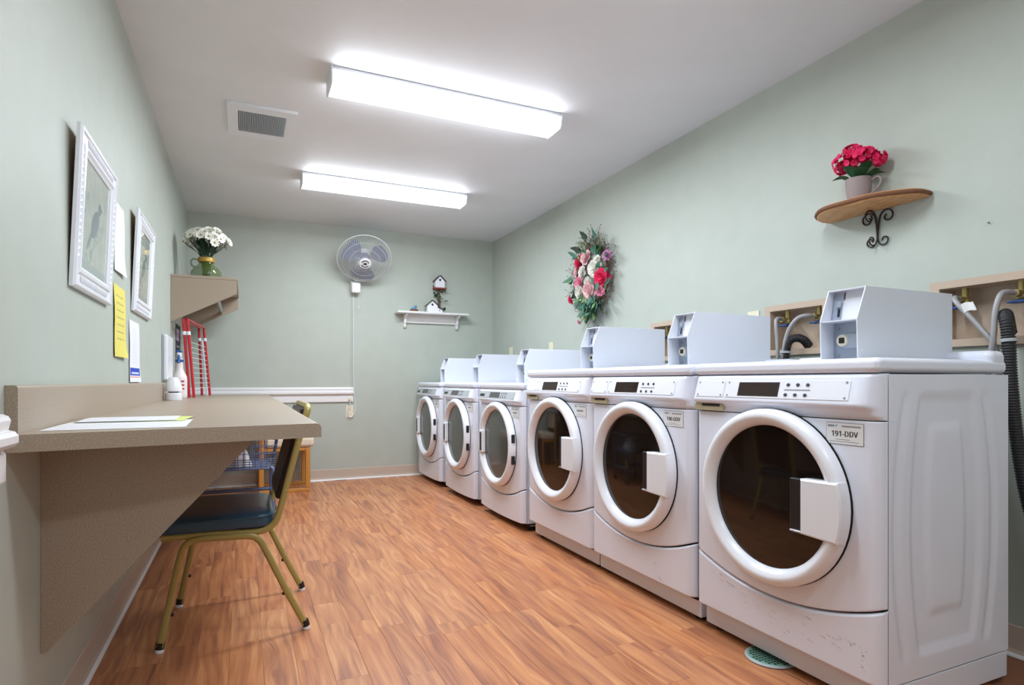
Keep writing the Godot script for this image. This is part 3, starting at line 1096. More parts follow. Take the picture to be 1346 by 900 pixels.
func valve_boxes():
	var names := ["beige recessed valve box behind washer 191-DDV with tagged hose", "beige recessed valve box between two coin boxes with two grey hoses", "beige recessed valve box half hidden behind a coin box near the wreath"]
	for k in 3:
		var c: float = VALVES[k]
		var t := thing("valve_box", names[k], "valve box", Vector3(RX, 1.14, c), Basis(), "washer valve boxes in the wall")
		var s := ST()
		var o := Vector3(0, 0, 0)
		# flange
		for q in [[-0.172, -0.118, 0.172, -0.092], [-0.172, 0.092, 0.172, 0.118], [-0.172, -0.092, -0.14, 0.092], [0.14, -0.092, 0.172, 0.092]]:
			box(s, Vector3(-0.014, q[1], q[0]), Vector3(-0.0005, q[3], q[2]))
		obj(t, "flange", s, M.valve_box)
		s = ST()
		var a := Vector3(0.0, -0.092, -0.14)
		var b := Vector3(0.085, 0.092, 0.14)
		quad(s, Vector3(b.x, a.y, a.z), Vector3(b.x, a.y, b.z), Vector3(b.x, b.y, b.z), Vector3(b.x, b.y, a.z))
		quad(s, Vector3(a.x, a.y, a.z), Vector3(b.x, a.y, a.z), Vector3(b.x, b.y, a.z), Vector3(a.x, b.y, a.z))
		quad(s, Vector3(a.x, a.y, b.z), Vector3(a.x, b.y, b.z), Vector3(b.x, b.y, b.z), Vector3(b.x, a.y, b.z))
		quad(s, Vector3(a.x, a.y, a.z), Vector3(a.x, a.y, b.z), Vector3(b.x, a.y, b.z), Vector3(b.x, a.y, a.z))
		quad(s, Vector3(a.x, b.y, a.z), Vector3(b.x, b.y, a.z), Vector3(b.x, b.y, b.z), Vector3(a.x, b.y, b.z))
		obj(t, "recess", s, M.valve_box)
		for z in [-0.085, 0.085]:
			s = ST()
			cyl(s, Vector3(0.04, 0.092, z), Vector3(0.04, 0.045, z), 0.012)
			ball(s, Vector3(0.04, 0.045, z), Vector3(0.018, 0.02, 0.018))
			cyl(s, Vector3(0.04, 0.05, z), Vector3(0.0, 0.05, z), 0.012)
			var v := obj(t, "valve", s, M.brass)
			s = ST()
			rbox(s, Vector3(0.0, 0.018, z - 0.026), Vector3(0.05, 0.026, z + 0.026), 0.004)
			obj(v, "tap_handle", s, M.blue_handle)
	hose_set(VALVES[1], "behind the middle washer", false)
	hose_set(VALVES[0], "behind washer 191-DDV", true)
	# the far box shows only one pale hose
	var s := ST()
	tube(s, smooth_path([wall_pt(1.19, -2.89, -0.03), wall_pt(1.2, -2.885, 0.03), wall_pt(1.15, -2.86, 0.07), wall_pt(1.03, -2.865, 0.08), wall_pt(0.85, -2.86, 0.09)]), 0.0085)
	var h := obj(self, numbered("supply_hose"), s, M.hose_grey)
	tag(h, "grey supply hose in the valve box half hidden behind a coin box", "hose", "washer hoses")

func hose_set(c: float, where: String, tagged: bool):
	var s := ST()
	var a := c - 0.085
	var b := c + 0.085
	var p := []
	if tagged:
		p = [wall_pt(1.19, a, -0.01), wall_pt(1.192, a + 0.012, 0.04), wall_pt(1.165, a + 0.034, 0.062), wall_pt(1.08, a + 0.102, 0.066), wall_pt(1.0, a + 0.15, 0.066), wall_pt(0.85, a + 0.155, 0.055)]
	else:
		p = [wall_pt(1.19, a, -0.01), wall_pt(1.194, a + 0.006, 0.03), wall_pt(1.17, a + 0.012, 0.05), wall_pt(1.08, a + 0.024, 0.055), wall_pt(0.98, a + 0.03, 0.06), wall_pt(0.8, a + 0.03, 0.065)]
	tube(s, smooth_path(p), 0.0088)
	var h := obj(self, numbered("supply_hose"), s, M.hose_grey)
	tag(h, ("straight grey hose with a paper tag " if tagged else "straight grey supply hose ") + where, "hose", "washer hoses")
	if tagged:
		s = ST()
		var rows := []
		for i in 7:
			var q := i / 6.0
			var base := wall_pt(1.145, a + 0.056, 0.074) + Vector3(-0.004 + 0.012 * sin(q * 2.6), 0.012 * q + 0.004 * sin(q * 5.0), 0.034 * q)
			rows.append(PackedVector3Array([base + Vector3(0, -0.013, 0.006), base + Vector3(0, 0.016, -0.006)]))
		grid(s, rows)
		obj(h, "paper_tag", s, M.paper)
	s = ST()
	p = [wall_pt(1.19, b, -0.01), wall_pt(1.192, b - 0.01, 0.03), wall_pt(1.178, b - (0.016 if tagged else 0.04), 0.055), wall_pt(1.12, b - (0.022 if tagged else 0.075), 0.07), wall_pt(1.02, b - (0.024 if tagged else 0.09), 0.08), wall_pt(0.82, b - (0.05 if tagged else 0.09), 0.09)]
	tube(s, smooth_path(p), 0.0092)
	h = obj(self, numbered("supply_hose"), s, M.hose_grey)
	tag(h, "curving grey supply hose " + where, "hose", "washer hoses")
	# corrugated drain hose
	s = ST()
	if tagged:
		p = [wall_pt(1.06, c + 0.062, -0.02), wall_pt(1.105, c + 0.068, 0.01), wall_pt(1.118, c + 0.078, 0.04), wall_pt(1.095, c + 0.094, 0.068), wall_pt(1.02, c + 0.104, 0.075), wall_pt(0.9, c + 0.112, 0.08), wall_pt(0.7, c + 0.135, 0.09), wall_pt(0.5, c + 0.17, 0.095), wall_pt(0.3, c + 0.23, 0.095), wall_pt(0.17, c + 0.29, 0.1)]
	else:
		p = [wall_pt(1.06, c + 0.045, -0.02), wall_pt(1.085, c + 0.045, 0.01), wall_pt(1.095, c + 0.03, 0.035), wall_pt(1.08, c + 0.008, 0.06), wall_pt(1.02, c - 0.002, 0.07), wall_pt(0.9, c + 0.0, 0.08), wall_pt(0.7, c + 0.0, 0.09)]
	var path := smooth_path(p, 24)
	var fine := []
	var rad := []
	var acc := 0.0
	for i in path.size():
		if i: acc += (path[i] - path[i - 1]).length()
		fine.append(path[i])
		rad.append(0.0185 + 0.0022 * sin(acc / 0.0085 * TAU))
	# even steps, so that the ribs are round
	var even := [path[0]]
	var er := [0.018]
	var step := 0.0022
	var want := step
	acc = 0.0
	for i in range(1, path.size()):
		var seg: Vector3 = path[i] - path[i - 1]
		var l := seg.length()
		while want <= acc + l:
			even.append(path[i - 1] + seg * ((want - acc) / l))
			er.append(0.0180 + 0.0021 * sin(want / 0.0088 * TAU))
			want += step
		acc += l
	tube(s, even, er, 14)
	h = obj(self, numbered("drain_hose"), s, M.hose_black)
	tag(h, "black corrugated drain hose " + where, "hose", "washer hoses")
	s = ST()
	var q: Vector3 = p[4]
	var dir: Vector3 = (p[5] - p[4]).normalized()
	cyl(s, q - dir * 0.004 + Vector3(0, 0.012, 0), q + dir * 0.006 + Vector3(0, 0.012, 0), 0.0222, 18)
	obj(h, "clamp_strap", s, M.grey_plate)

# ------------------------------------------------------------------ paper and pictures
func sheet(parent: Node, called: String, w: float, h: float, m: Material, t: Transform3D, curl := 0.0, bow := 0.0) -> MeshInstance3D:
	var s := ST()
	var rows := []
	for i in 13:
		var q := i / 12.0
		var row := PackedVector3Array()
		for j in 5:
			var u := j / 4.0
			row.append(Vector3(u * w, h * (1.0 - q), 0.0012 + curl * pow(maxf(0.0, q - 0.55) / 0.45, 2) * (0.4 + 0.6 * u) + bow * sin(q * PI) + 0.15 * bow * sin(u * 7.0 + q * 5.0)))
		rows.append(row)
	grid(s, rows, false, true, true)
	var back := []
	for r in rows:
		var row := PackedVector3Array()
		for p in r:
			row.append(p - Vector3(0, 0, 0.0004))
		back.append(row)
	grid(s, back, false, false, true)
	return obj(parent, called, s, m, t.origin, t.basis)

func lines_tex(w: int, h: int, paper: Color, ink: Color, rows: Array, blocks: Array) -> ImageTexture:
	var im := Image.create(w, h, false, Image.FORMAT_RGB8)
	im.fill(paper)
	var r := RandomNumberGenerator.new()
	r.seed = w * 31 + h
	for q in rows:      # [y, height, x0, x1]: a line of words
		var x: float = q[2]
		while x < q[3]:
			var l := r.randf_range(0.03, 0.10)
			im.fill_rect(Rect2i(int(x * w), int(q[0] * h), maxi(1, int(minf(l, q[3] - x) * w)), maxi(1, int(q[1] * h))), ink)
			x += l + 0.022
	for b in blocks:
		im.fill_rect(Rect2i(int(b[0] * w), int(b[1] * h), int(b[2] * w), int(b[3] * h)), b[4])
	return ImageTexture.create_from_image(im)

func tex_mat(key: String, t: Texture2D, rough := 0.8) -> StandardMaterial3D:
	var m := mat(key, Color.WHITE, rough)
	m.albedo_texture = t
	return m

func bird_print(sd: int) -> ImageTexture:
	# faded botanical print: a bird on a leafy stem, pale green ground
	var w := 256
	var h := 224
	var im := Image.create(w, h, false, Image.FORMAT_RGB8)
	var n := FastNoiseLite.new()
	n.seed = sd
	n.frequency = 0.02
	for y in h:
		for x in w:
			var v := n.get_noise_2d(x, y) * 0.06 + n.get_noise_2d(x * 6.0, y * 6.0) * 0.02
			im.set_pixel(x, y, Color(0.70 + v, 0.735 + v, 0.69 + v * 1.2))
	var blob := func(cx: float, cy: float, rx: float, ry: float, a: float, c: Color, k: float):
		for y in range(maxi(0, int(cy - rx - ry)), mini(h, int(cy + rx + ry))):
			for x in range(maxi(0, int(cx - rx - ry)), mini(w, int(cx + rx + ry))):
				var dx := (x - cx) * cos(a) + (y - cy) * sin(a)
				var dy := -(x - cx) * sin(a) + (y - cy) * cos(a)
				if dx * dx / (rx * rx) + dy * dy / (ry * ry) < 1.0:
					im.set_pixel(x, y, im.get_pixel(x, y).lerp(c, k))
	var dark := Color(0.34, 0.42, 0.46)
	var leaf := Color(0.46, 0.56, 0.52)
	var r := RandomNumberGenerator.new()
	r.seed = sd
	for k in 34:
		var q := k / 33.0
		var sx := w * (0.2 + 0.55 * q) + 12.0 * sin(q * 9.0)
		var sy := h * (0.92 - 0.35 * q) + 10.0 * sin(q * 5.0)
		blob.call(sx, sy, 3.0, 2.0, 0.0, leaf, 0.7)
		if k % 3 == 0:
			blob.call(sx + r.randf_range(-14, 14), sy - 12, 13.0, 4.5, r.randf_range(0, 3.0), leaf, 0.5)
	for k in 10:
		blob.call(r.randf_range(20, w - 20), r.randf_range(20, h * 0.5), 10.0, 4.0, r.randf_range(0, 3.1), Color(0.44, 0.55, 0.60), 0.35)
	blob.call(w * 0.50, h * 0.50, 40.0, 24.0, -0.7, dark, 0.75)
	blob.call(w * 0.34, h * 0.68, 34.0, 8.0, -0.8, dark, 0.7)
	blob.call(w * 0.64, h * 0.32, 15.0, 13.0, -0.4, dark, 0.75)
	blob.call(w * 0.72, h * 0.31, 9.0, 3.0, 0.1, dark, 0.75)
	im.fill_rect(Rect2i(0, h - 22, w, 22), Color(0.60, 0.66, 0.64))
	return ImageTexture.create_from_image(im)

func picture_frame(z0: float, z1: float, y0: float, y1: float, label: String, sd: int):
	# hangs from its top edge, so the top leans a little into the room
	var w := z0 - z1
	var h := y1 - y0
	var t := thing("picture_frame", label, "picture", Vector3(LX + 0.002, y0, z0), BL * Basis(Vector3(1, 0, 0), 0.042), "bird prints in white carved frames")
	var fw := 0.066
	var prof := [Vector2(0, 0), Vector2(0, 0.009), Vector2(0.006, 0.015), Vector2(0.014, 0.015), Vector2(0.019, 0.010), Vector2(0.040, 0.010), Vector2(0.046, 0.015), Vector2(0.054, 0.016), Vector2(0.060, 0.011), Vector2(fw, 0.008), Vector2(fw, 0.0)]
	# four mitred lengths
	var corners := [Vector2(0, 0), Vector2(w, 0), Vector2(w, h), Vector2(0, h)]
	var ins := [Vector2(1, 1), Vector2(-1, 1), Vector2(-1, -1), Vector2(1, -1)]
	for k in 4:
		var s := ST()
		var k2 := (k + 1) % 4
		for i in prof.size() - 1:
			var p0: Vector2 = prof[i]
			var p1: Vector2 = prof[i + 1]
			var a0: Vector2 = corners[k] + ins[k] * p0.x
			var b0: Vector2 = corners[k2] + ins[k2] * p0.x
			var a1: Vector2 = corners[k] + ins[k] * p1.x
			var b1: Vector2 = corners[k2] + ins[k2] * p1.x
			quad(s, Vector3(a0.x, a0.y, p0.y), Vector3(b0.x, b0.y, p0.y), Vector3(b1.x, b1.y, p1.y), Vector3(a1.x, a1.y, p1.y))
		# carved leaves along the hollow of the moulding
		var along: Vector2 = (corners[k2] - corners[k])
		var dir := along.normalized()
		var inw := Vector2(-dir.y, dir.x)
		var n := int((along.length() - 2 * fw) / 0.019)
		for i in n:
			var c: Vector2 = corners[k] + dir * (fw + 0.0095 + 0.019 * i) + inw * 0.029
			ball(s, Vector3(c.x, c.y, 0.0105), Vector3(0.0085, 0.0085, 0.0062) if false else Vector3(0.0075, 0.0075, 0.006), 6, 4, Basis(Vector3(0, 0, 1), atan2(dir.y, dir.x) + 0.5) * Basis.from_scale(Vector3(0.75, 1.7, 1)))
		obj(t, "moulding", s, M.plastic_white)
	var s := ST()
	quad(s, Vector3(fw - 0.004, fw - 0.004, 0.004), Vector3(w - fw + 0.004, fw - 0.004, 0.004), Vector3(w - fw + 0.004, h - fw + 0.004, 0.004), Vector3(fw - 0.004, h - fw + 0.004, 0.004))
	obj(t, "bird_print", s, tex_mat("bird_print_%d" % sd, bird_print(sd), 0.7))
	s = ST()
	quad(s, Vector3(fw - 0.002, fw - 0.002, 0.0072), Vector3(w - fw + 0.002, fw - 0.002, 0.0072), Vector3(w - fw + 0.002, h - fw + 0.002, 0.0072), Vector3(fw - 0.002, h - fw + 0.002, 0.0072))
	var g: StandardMaterial3D = M.get("picture_glass")
	if g == null:
		g = mat("picture_glass", Color(1, 1, 1, 0.04), 0.02)
		g.transparency = BaseMaterial3D.TRANSPARENCY_ALPHA
	obj(t, "glass_pane", s, g)
	s = ST()
	box(s, Vector3(0.004, 0.004, 0.0), Vector3(w - 0.004, h - 0.004, 0.0035))
	obj(t, "backing", s, M.pine)

func left_wall_things():
	picture_frame(-1.965, -2.455, 1.162, 1.612, "white carved frame with a bird print above the near end of the counter", 3)
	picture_frame(-2.935, -3.42, 1.20, 1.637, "white carved frame with a bird print closest to the wall shelf", 9)
	# notices
	var rows := []
	for k in 22:
		rows.append([0.10 + 0.038 * k, 0.010, 0.12, 0.88 if k % 4 else 0.6])
	var m := tex_mat("notice_print", lines_tex(128, 180, Color(0.90, 0.90, 0.91), Color(0.80, 0.80, 0.83), rows, []))
	var o := sheet(self, numbered("paper_notice"), 0.2, 0.265, m, Transform3D(BL, Vector3(LX, 1.31, -2.575)), 0.012, 0.004)
	tag(o, "white sheet of paper taped between the two picture frames", "notice", "notices on the counter wall")
	rows = []
	for k in 7:
		rows.append([0.14 + 0.10 * k, 0.028, 0.2, 0.82])
	m = tex_mat("yellow_notice_print", lines_tex(96, 140, Color(0.89, 0.84, 0.42), Color(0.68, 0.63, 0.42), rows, []))
	o = sheet(self, numbered("paper_notice"), 0.22, 0.27, m, Transform3D(BL, Vector3(LX, 0.992, -2.575)), 0.014, 0.004)
	tag(o, "yellow printed notice taped to the wall below the frames", "notice", "notices on the counter wall")
	rows = []
	for k in 14:
		rows.append([0.13 + 0.042 * k, 0.012, 0.3, 0.7])
	m = tex_mat("flyer_print", lines_tex(96, 160, Color(0.90, 0.90, 0.92), Color(0.74, 0.74, 0.84), rows, [[0.04, 0.77, 0.92, 0.13, Color(0.12, 0.27, 0.72)], [0.16, 0.84, 0.68, 0.035, Color(0.82, 0.84, 0.93)], [0.04, 0.915, 0.92, 0.014, Color(0.86, 0.45, 0.38)]]))
	o = sheet(self, numbered("paper_notice"), 0.25, 0.262, m, Transform3D(BL, Vector3(LX, 0.897, -2.895)), 0.01, 0.003)
	tag(o, "white flyer with a blue block at its bottom edge", "notice", "notices on the counter wall")
	# wall telephone base: tall narrow white box
	var t := thing("wall_intercom", "tall white plastic box mounted above the end of the backsplash", "intercom", Vector3(LX, 0.905, -3.95))
	var s := ST()
	rbox(s, Vector3(0.0005, 0, -0.30), Vector3(0.008, 0.27, 0.0), 0.003, 2)
	obj(t, "back_plate", s, M.grey_plate)
	s = ST()
	rbox(s, Vector3(0.0082, 0.002, -0.298), Vector3(0.03, 0.268, -0.002), 0.009, 3)
	obj(t, "cover", s, M.plastic_white)
	# poster in the corner under the shelf
	var im := lines_tex(96, 128, Color(0.16, 0.16, 0.19), Color(0.7, 0.7, 0.74), [[0.36, 0.03, 0.2, 0.8], [0.46, 0.02, 0.2, 0.7], [0.56, 0.03, 0.15, 0.85]], [[0.15, 0.08, 0.6, 0.2, Color(0.72, 0.62, 0.74)], [0.2, 0.66, 0.3, 0.2, Color(0.75, 0.78, 0.82)], [0.58, 0.7, 0.3, 0.14, Color(0.4, 0.45, 0.6)]])
	o = sheet(self, numbered("poster"), 0.34, 0.42, tex_mat("poster_print", im), Transform3D(BL, Vector3(LX, 0.885, -4.70)), 0.0, 0.0)
	tag(o, "dark poster with pale lettering in the corner behind the red rack", "poster")
	wall_shelf()

func wall_shelf():
	var t := thing("wall_shelf", "beige laminate shelf with sloping sides and a hanging rod", "shelf", Vector3(LX, 1.285, -4.40))
	var side := PackedVector2Array([Vector2(0.0005, 0.0), Vector2(0.389, 0.203), Vector2(0.389, 0.292), Vector2(0.0005, 0.292)])
	for z in [-0.02, -0.93]:
		var s := ST()
		extrude(s, side, 0.02, Transform3D(Basis(), Vector3(0, 0, z)), false, 0.001)
		obj(t, "side_panel", s, M.laminate)
	var s := ST()
	rbox(s, Vector3(0.0005, 0.2925, -0.93), Vector3(0.395, 0.312, 0.0), 0.003)
	obj(t, "top_board", s, M.laminate)
	s = ST()
	box(s, Vector3(0.0005, 0.19, -0.909), Vector3(0.018, 0.292, -0.021))
	obj(t, "back_rail", s, M.laminate)
	s = ST()
	cyl(s, Vector3(0.27, 0.172, -0.909), Vector3(0.27, 0.172, -0.021), 0.013, 12)
	obj(t, "hanging_rod", s, M.steel)

# ------------------------------------------------------------------ back wall
func back_wall_things():
	wall_fan()
	var t := thing("wall_outlet", "cream wall outlet below the end of the chair rail", "outlet", Vector3(0.878, 0.565, BZ))
	var s := ST()
	rbox(s, Vector3(-0.035, 0, 0), Vector3(0.035, 0.114, 0.006), 0.003)
	obj(t, "cover_plate", s, M.cream_plastic)
	for y in [0.036, 0.078]:
		s = ST()
		extrude(s, ring_poly(0, y, 0.017, 0.014, 14), 0.008)
		obj(t, "socket", s, M.cream_plastic)
		s = ST()
		for x in [-0.006, 0.006]:
			box(s, Vector3(x - 0.001, y - 0.004, 0.0081), Vector3(x + 0.001, y + 0.004, 0.0086))
		obj(t, "socket_slot", s, M.black_plastic)
	# white shelf
	t = thing("display_shelf", "small white wooden shelf with two scroll brackets and a rail", "shelf", Vector3(1.648, 1.541, BZ))
	s = ST()
	rbox(s, Vector3(-0.352, 0, 0.0005), Vector3(0.352, 0.02, 0.135), 0.006, 2)
	obj(t, "shelf_board", s, M.white_trim)
	s = ST()
	rbox(s, Vector3(-0.26, -0.075, 0.0005), Vector3(0.26, -0.0005, 0.014), 0.003)
	rbox(s, Vector3(-0.26, -0.082, 0.0005), Vector3(0.26, -0.072, 0.024), 0.003)
	obj(t, "rail", s, M.white_trim)
	for x in [-0.27, 0.25]:
		s = ST()
		extrude(s, PackedVector2Array([Vector2(0, 0), Vector2(0.105, 0), Vector2(0.108, -0.014), Vector2(0.085, -0.022), Vector2(0.06, -0.03), Vector2(0.048, -0.05), Vector2(0.046, -0.075), Vector2(0.034, -0.098), Vector2(0.032, -0.12), Vector2(0.018, -0.132), Vector2(0, -0.13)]), 0.022, Transform3D(Basis(Vector3(0, 0, 1), Vector3.UP, Vector3(-1, 0, 0)), Vector3(x + 0.021, -0.0005, 0.0005)), false, 0.002)
		obj(t, "bracket", s, M.white_trim)
	birdhouses()

func wall_fan():
	var t := thing("wall_fan", "white wall fan with grey blades and wire guard tilted downwards", "fan", Vector3(0.93, 1.70, BZ))
	var s := ST()
	rbox(s, Vector3(-0.05, 0.03, 0.0), Vector3(0.04, 0.12, 0.045), 0.012, 2)
	rbox(s, Vector3(-0.045, 0.008, 0.02), Vector3(0.035, 0.10, 0.085), 0.01, 2)
	obj(t, "switch_base", s, M.fan_body)
	s = ST()
	tube(s, smooth_path([Vector3(-0.005, 0.08, 0.028), Vector3(0.005, 0.16, 0.03), Vector3(0.022, 0.27, 0.045), Vector3(0.034, 0.345, 0.10), Vector3(0.034, 0.36, 0.16)]), 0.02, 12)
	obj(t, "bracket_arm", s, M.fan_body)
	# head axes: y points out of the guard, towards the room and down
	var dirv := Vector3(-0.05, -0.68, 0.73).normalized()
	var bx := Vector3(1, 0, 0)
	bx = (bx - dirv * bx.dot(dirv)).normalized()
	var B := Basis(bx, dirv, bx.cross(dirv))
	var H := Transform3D(B, Vector3(0.04, 0.292, 0.235))
	s = ST()
	lathe(s, [Vector2(0.001, -0.13), Vector2(0.03, -0.125), Vector2(0.055, -0.105), Vector2(0.062, -0.07), Vector2(0.062, -0.035), Vector2(0.02, -0.03)], 20, H)
	obj(t, "motor", s, M.fan_body)
	var R := 0.236
	# guard: rim, radial wires front and back, inner hoops
	s = ST()
	var hoop := func(st: SurfaceTool, r: float, y: float, w: float, n: int):
		var rows := []
		for i in n:
			var a := TAU * i / n
			var row := PackedVector3Array()
			for k in 6:
				var b := TAU * k / 6
				row.append(H * Vector3((r + w * cos(b)) * cos(a), y + w * sin(b), -(r + w * cos(b)) * sin(a)))
			rows.append(row)
		rows.append(rows[0])
		grid(st, rows, true, true)
	hoop.call(s, R, 0.0, 0.0055, 56)
	obj(t, "guard_rim", s, M.fan_wire)
	s = ST()
	for i in 72:
		var a := TAU * i / 72
		var p := []
		for k in 6:
			var q := k / 5.0
			var r := lerpf(0.05, R, q)
			p.append(H * Vector3(r * cos(a + 0.22 * (1 - q)), 0.075 * sqrt(maxf(0.0, 1.0 - pow(q, 2.6))), -r * sin(a + 0.22 * (1 - q))))
		tube(s, p, 0.0011, 4, false)
	for q in [0.45, 0.75]:
		hoop.call(s, lerpf(0.05, R, q), 0.075 * sqrt(1.0 - pow(q, 2.6)) - 0.002, 0.0014, 40)
	var gf := obj(t, "front_guard", s, M.fan_wire)
	gf.set_meta("kind", "stuff")
	s = ST()
	for i in 40:
		var a := TAU * i / 40
		var p := []
		for k in 5:
			var q := k / 4.0
			var r := lerpf(0.055, R, q)
			p.append(H * Vector3(r * cos(a), -0.065 * sqrt(maxf(0.0, 1.0 - pow(q, 3.0))), -r * sin(a)))
		tube(s, p, 0.0011, 4, false)
	var gb := obj(t, "rear_guard", s, M.fan_wire)
	gb.set_meta("kind", "stuff")
	for k in 3:
		s = ST()
		var rows := []
		var a0 := TAU * k / 3 + 0.52
		for i in 9:
			var q := i / 8.0
			var row := PackedVector3Array()
			for j in 8:
				var u := j / 7.0
				var r := lerpf(0.04, 0.205, u)
				var half := 0.40 + 0.30 * sin(u * 2.0)
				var a := a0 + (q - 0.5) * 2.0 * half * (1.0 - 0.3 * pow(u, 6))
				row.append(H * Vector3(r * cos(a), 0.012 + 0.04 * (q - 0.5), -r * sin(a)))
			rows.append(row)
		grid(s, rows)
		obj(t, "blade", s, M.fan_blade)
	s = ST()
	lathe(s, [Vector2(0.045, -0.03), Vector2(0.045, 0.03), Vector2(0.036, 0.045), Vector2(0.001, 0.048)], 20, H)
	obj(t, "hub", s, M.fan_blade)
	s = ST()
	lathe(s, [Vector2(0.05, 0.068), Vector2(0.053, 0.076), Vector2(0.049, 0.084), Vector2(0.001, 0.087)], 28, H)
	var bd := obj(t, "badge", s, M.fan_body)
	s = ST()
	for a in [[0.35, 2.8], [3.5, 5.9]]:
		var rows := []
		for i in 13:
			var an: float = lerpf(a[0], a[1], i / 12.0)
			rows.append(PackedVector3Array([H * Vector3(0.027 * cos(an), 0.0882, -0.027 * sin(an)), H * Vector3(0.036 * cos(an), 0.0876, -0.036 * sin(an))]))
		grid(s, rows, false, true)
	lathe(s, [Vector2(0.017, 0.0878), Vector2(0.001, 0.0884)], 18, H * Transform3D(Basis.from_scale(Vector3(1, 1, 0.7)), Vector3.ZERO))
	obj(bd, "badge_mark", s, M.ink)
	# cord in a flat cover down the wall, then hanging loop up to the outlet
	s = ST()
	rbox(s, Vector3(-0.036, -0.86, 0.0), Vector3(-0.024, 0.03, 0.008), 0.002)
	obj(t, "cord_cover", s, M.wall_paint)
	s = ST()
	var p := smooth_path([Vector3(-0.02, 0.03, 0.012), Vector3(-0.018, -0.5, 0.01), Vector3(-0.016, -0.85, 0.01), Vector3(-0.006, -1.0, 0.01), Vector3(-0.006, -1.07, 0.012), Vector3(-0.03, -1.12, 0.02), Vector3(-0.058, -1.125, 0.022), Vector3(-0.068, -1.07, 0.024), Vector3(-0.054, -1.02, 0.03), Vector3(-0.052, -0.985, 0.032), Vector3(-0.052, -0.972, 0.016)], 8)
	tube(s, p, 0.0034, 8)
	var cd := obj(t, "power_cord", s, M.plastic_white)
	s = ST()
	rbox(s, Vector3(-0.066, -1.115 + 0.01, 0.0084), Vector3(-0.038, -1.085 + 0.01, 0.034), 0.005, 2, Transform3D(Basis(), Vector3(0, 0.129, 0)))
	obj(cd, "plug", s, M.cream_plastic)
	s = ST()
	cyl(s, Vector3(0.02, 0.012, 0.06), Vector3(0.02, -0.12, 0.06), 0.0012, 5)
	ball(s, Vector3(0.02, -0.125, 0.06), Vector3(0.006, 0.012, 0.006), 8, 5)
	obj(t, "pull_chain", s, M.fan_body)

func house(t: Node3D, c: Vector3, w: float, hwall: float, hroof: float, d: float):
	var s := ST()
	extrude(s, PackedVector2Array([Vector2(-w, 0), Vector2(w, 0), Vector2(w, hwall), Vector2(0, hwall + hroof), Vector2(-w, hwall)]), d, Transform3D(Basis(), c))
	obj(t, "house_wall", s, M.plastic_white)
	for sg in [-1.0, 1.0]:
		s = ST()
		var a := Vector2(0, hwall + hroof + 0.004)
		var b := Vector2(sg * w * 1.22, hwall - hroof * 0.22 + 0.004)
		var n := (b - a).normalized()
		var up := Vector2(-n.y, n.x) * (1.0 if sg < 0 else 1.0)
		if up.y < 0: up = -up
		extrude(s, PackedVector2Array([a, b, b + up * 0.007, a + up * 0.007]), d + 0.02, Transform3D(Basis(), c + Vector3(0, 0, -0.008)))
		obj(t, "roof_side", s, M.roof_dark)
	s = ST()
	extrude(s, ring_poly(0, hwall + hroof * 0.2, 0.011, 0.011, 14), 0.002, Transform3D(Basis(), c + Vector3(0, 0, d)))
	obj(t, "entry_hole", s, M.black_plastic)

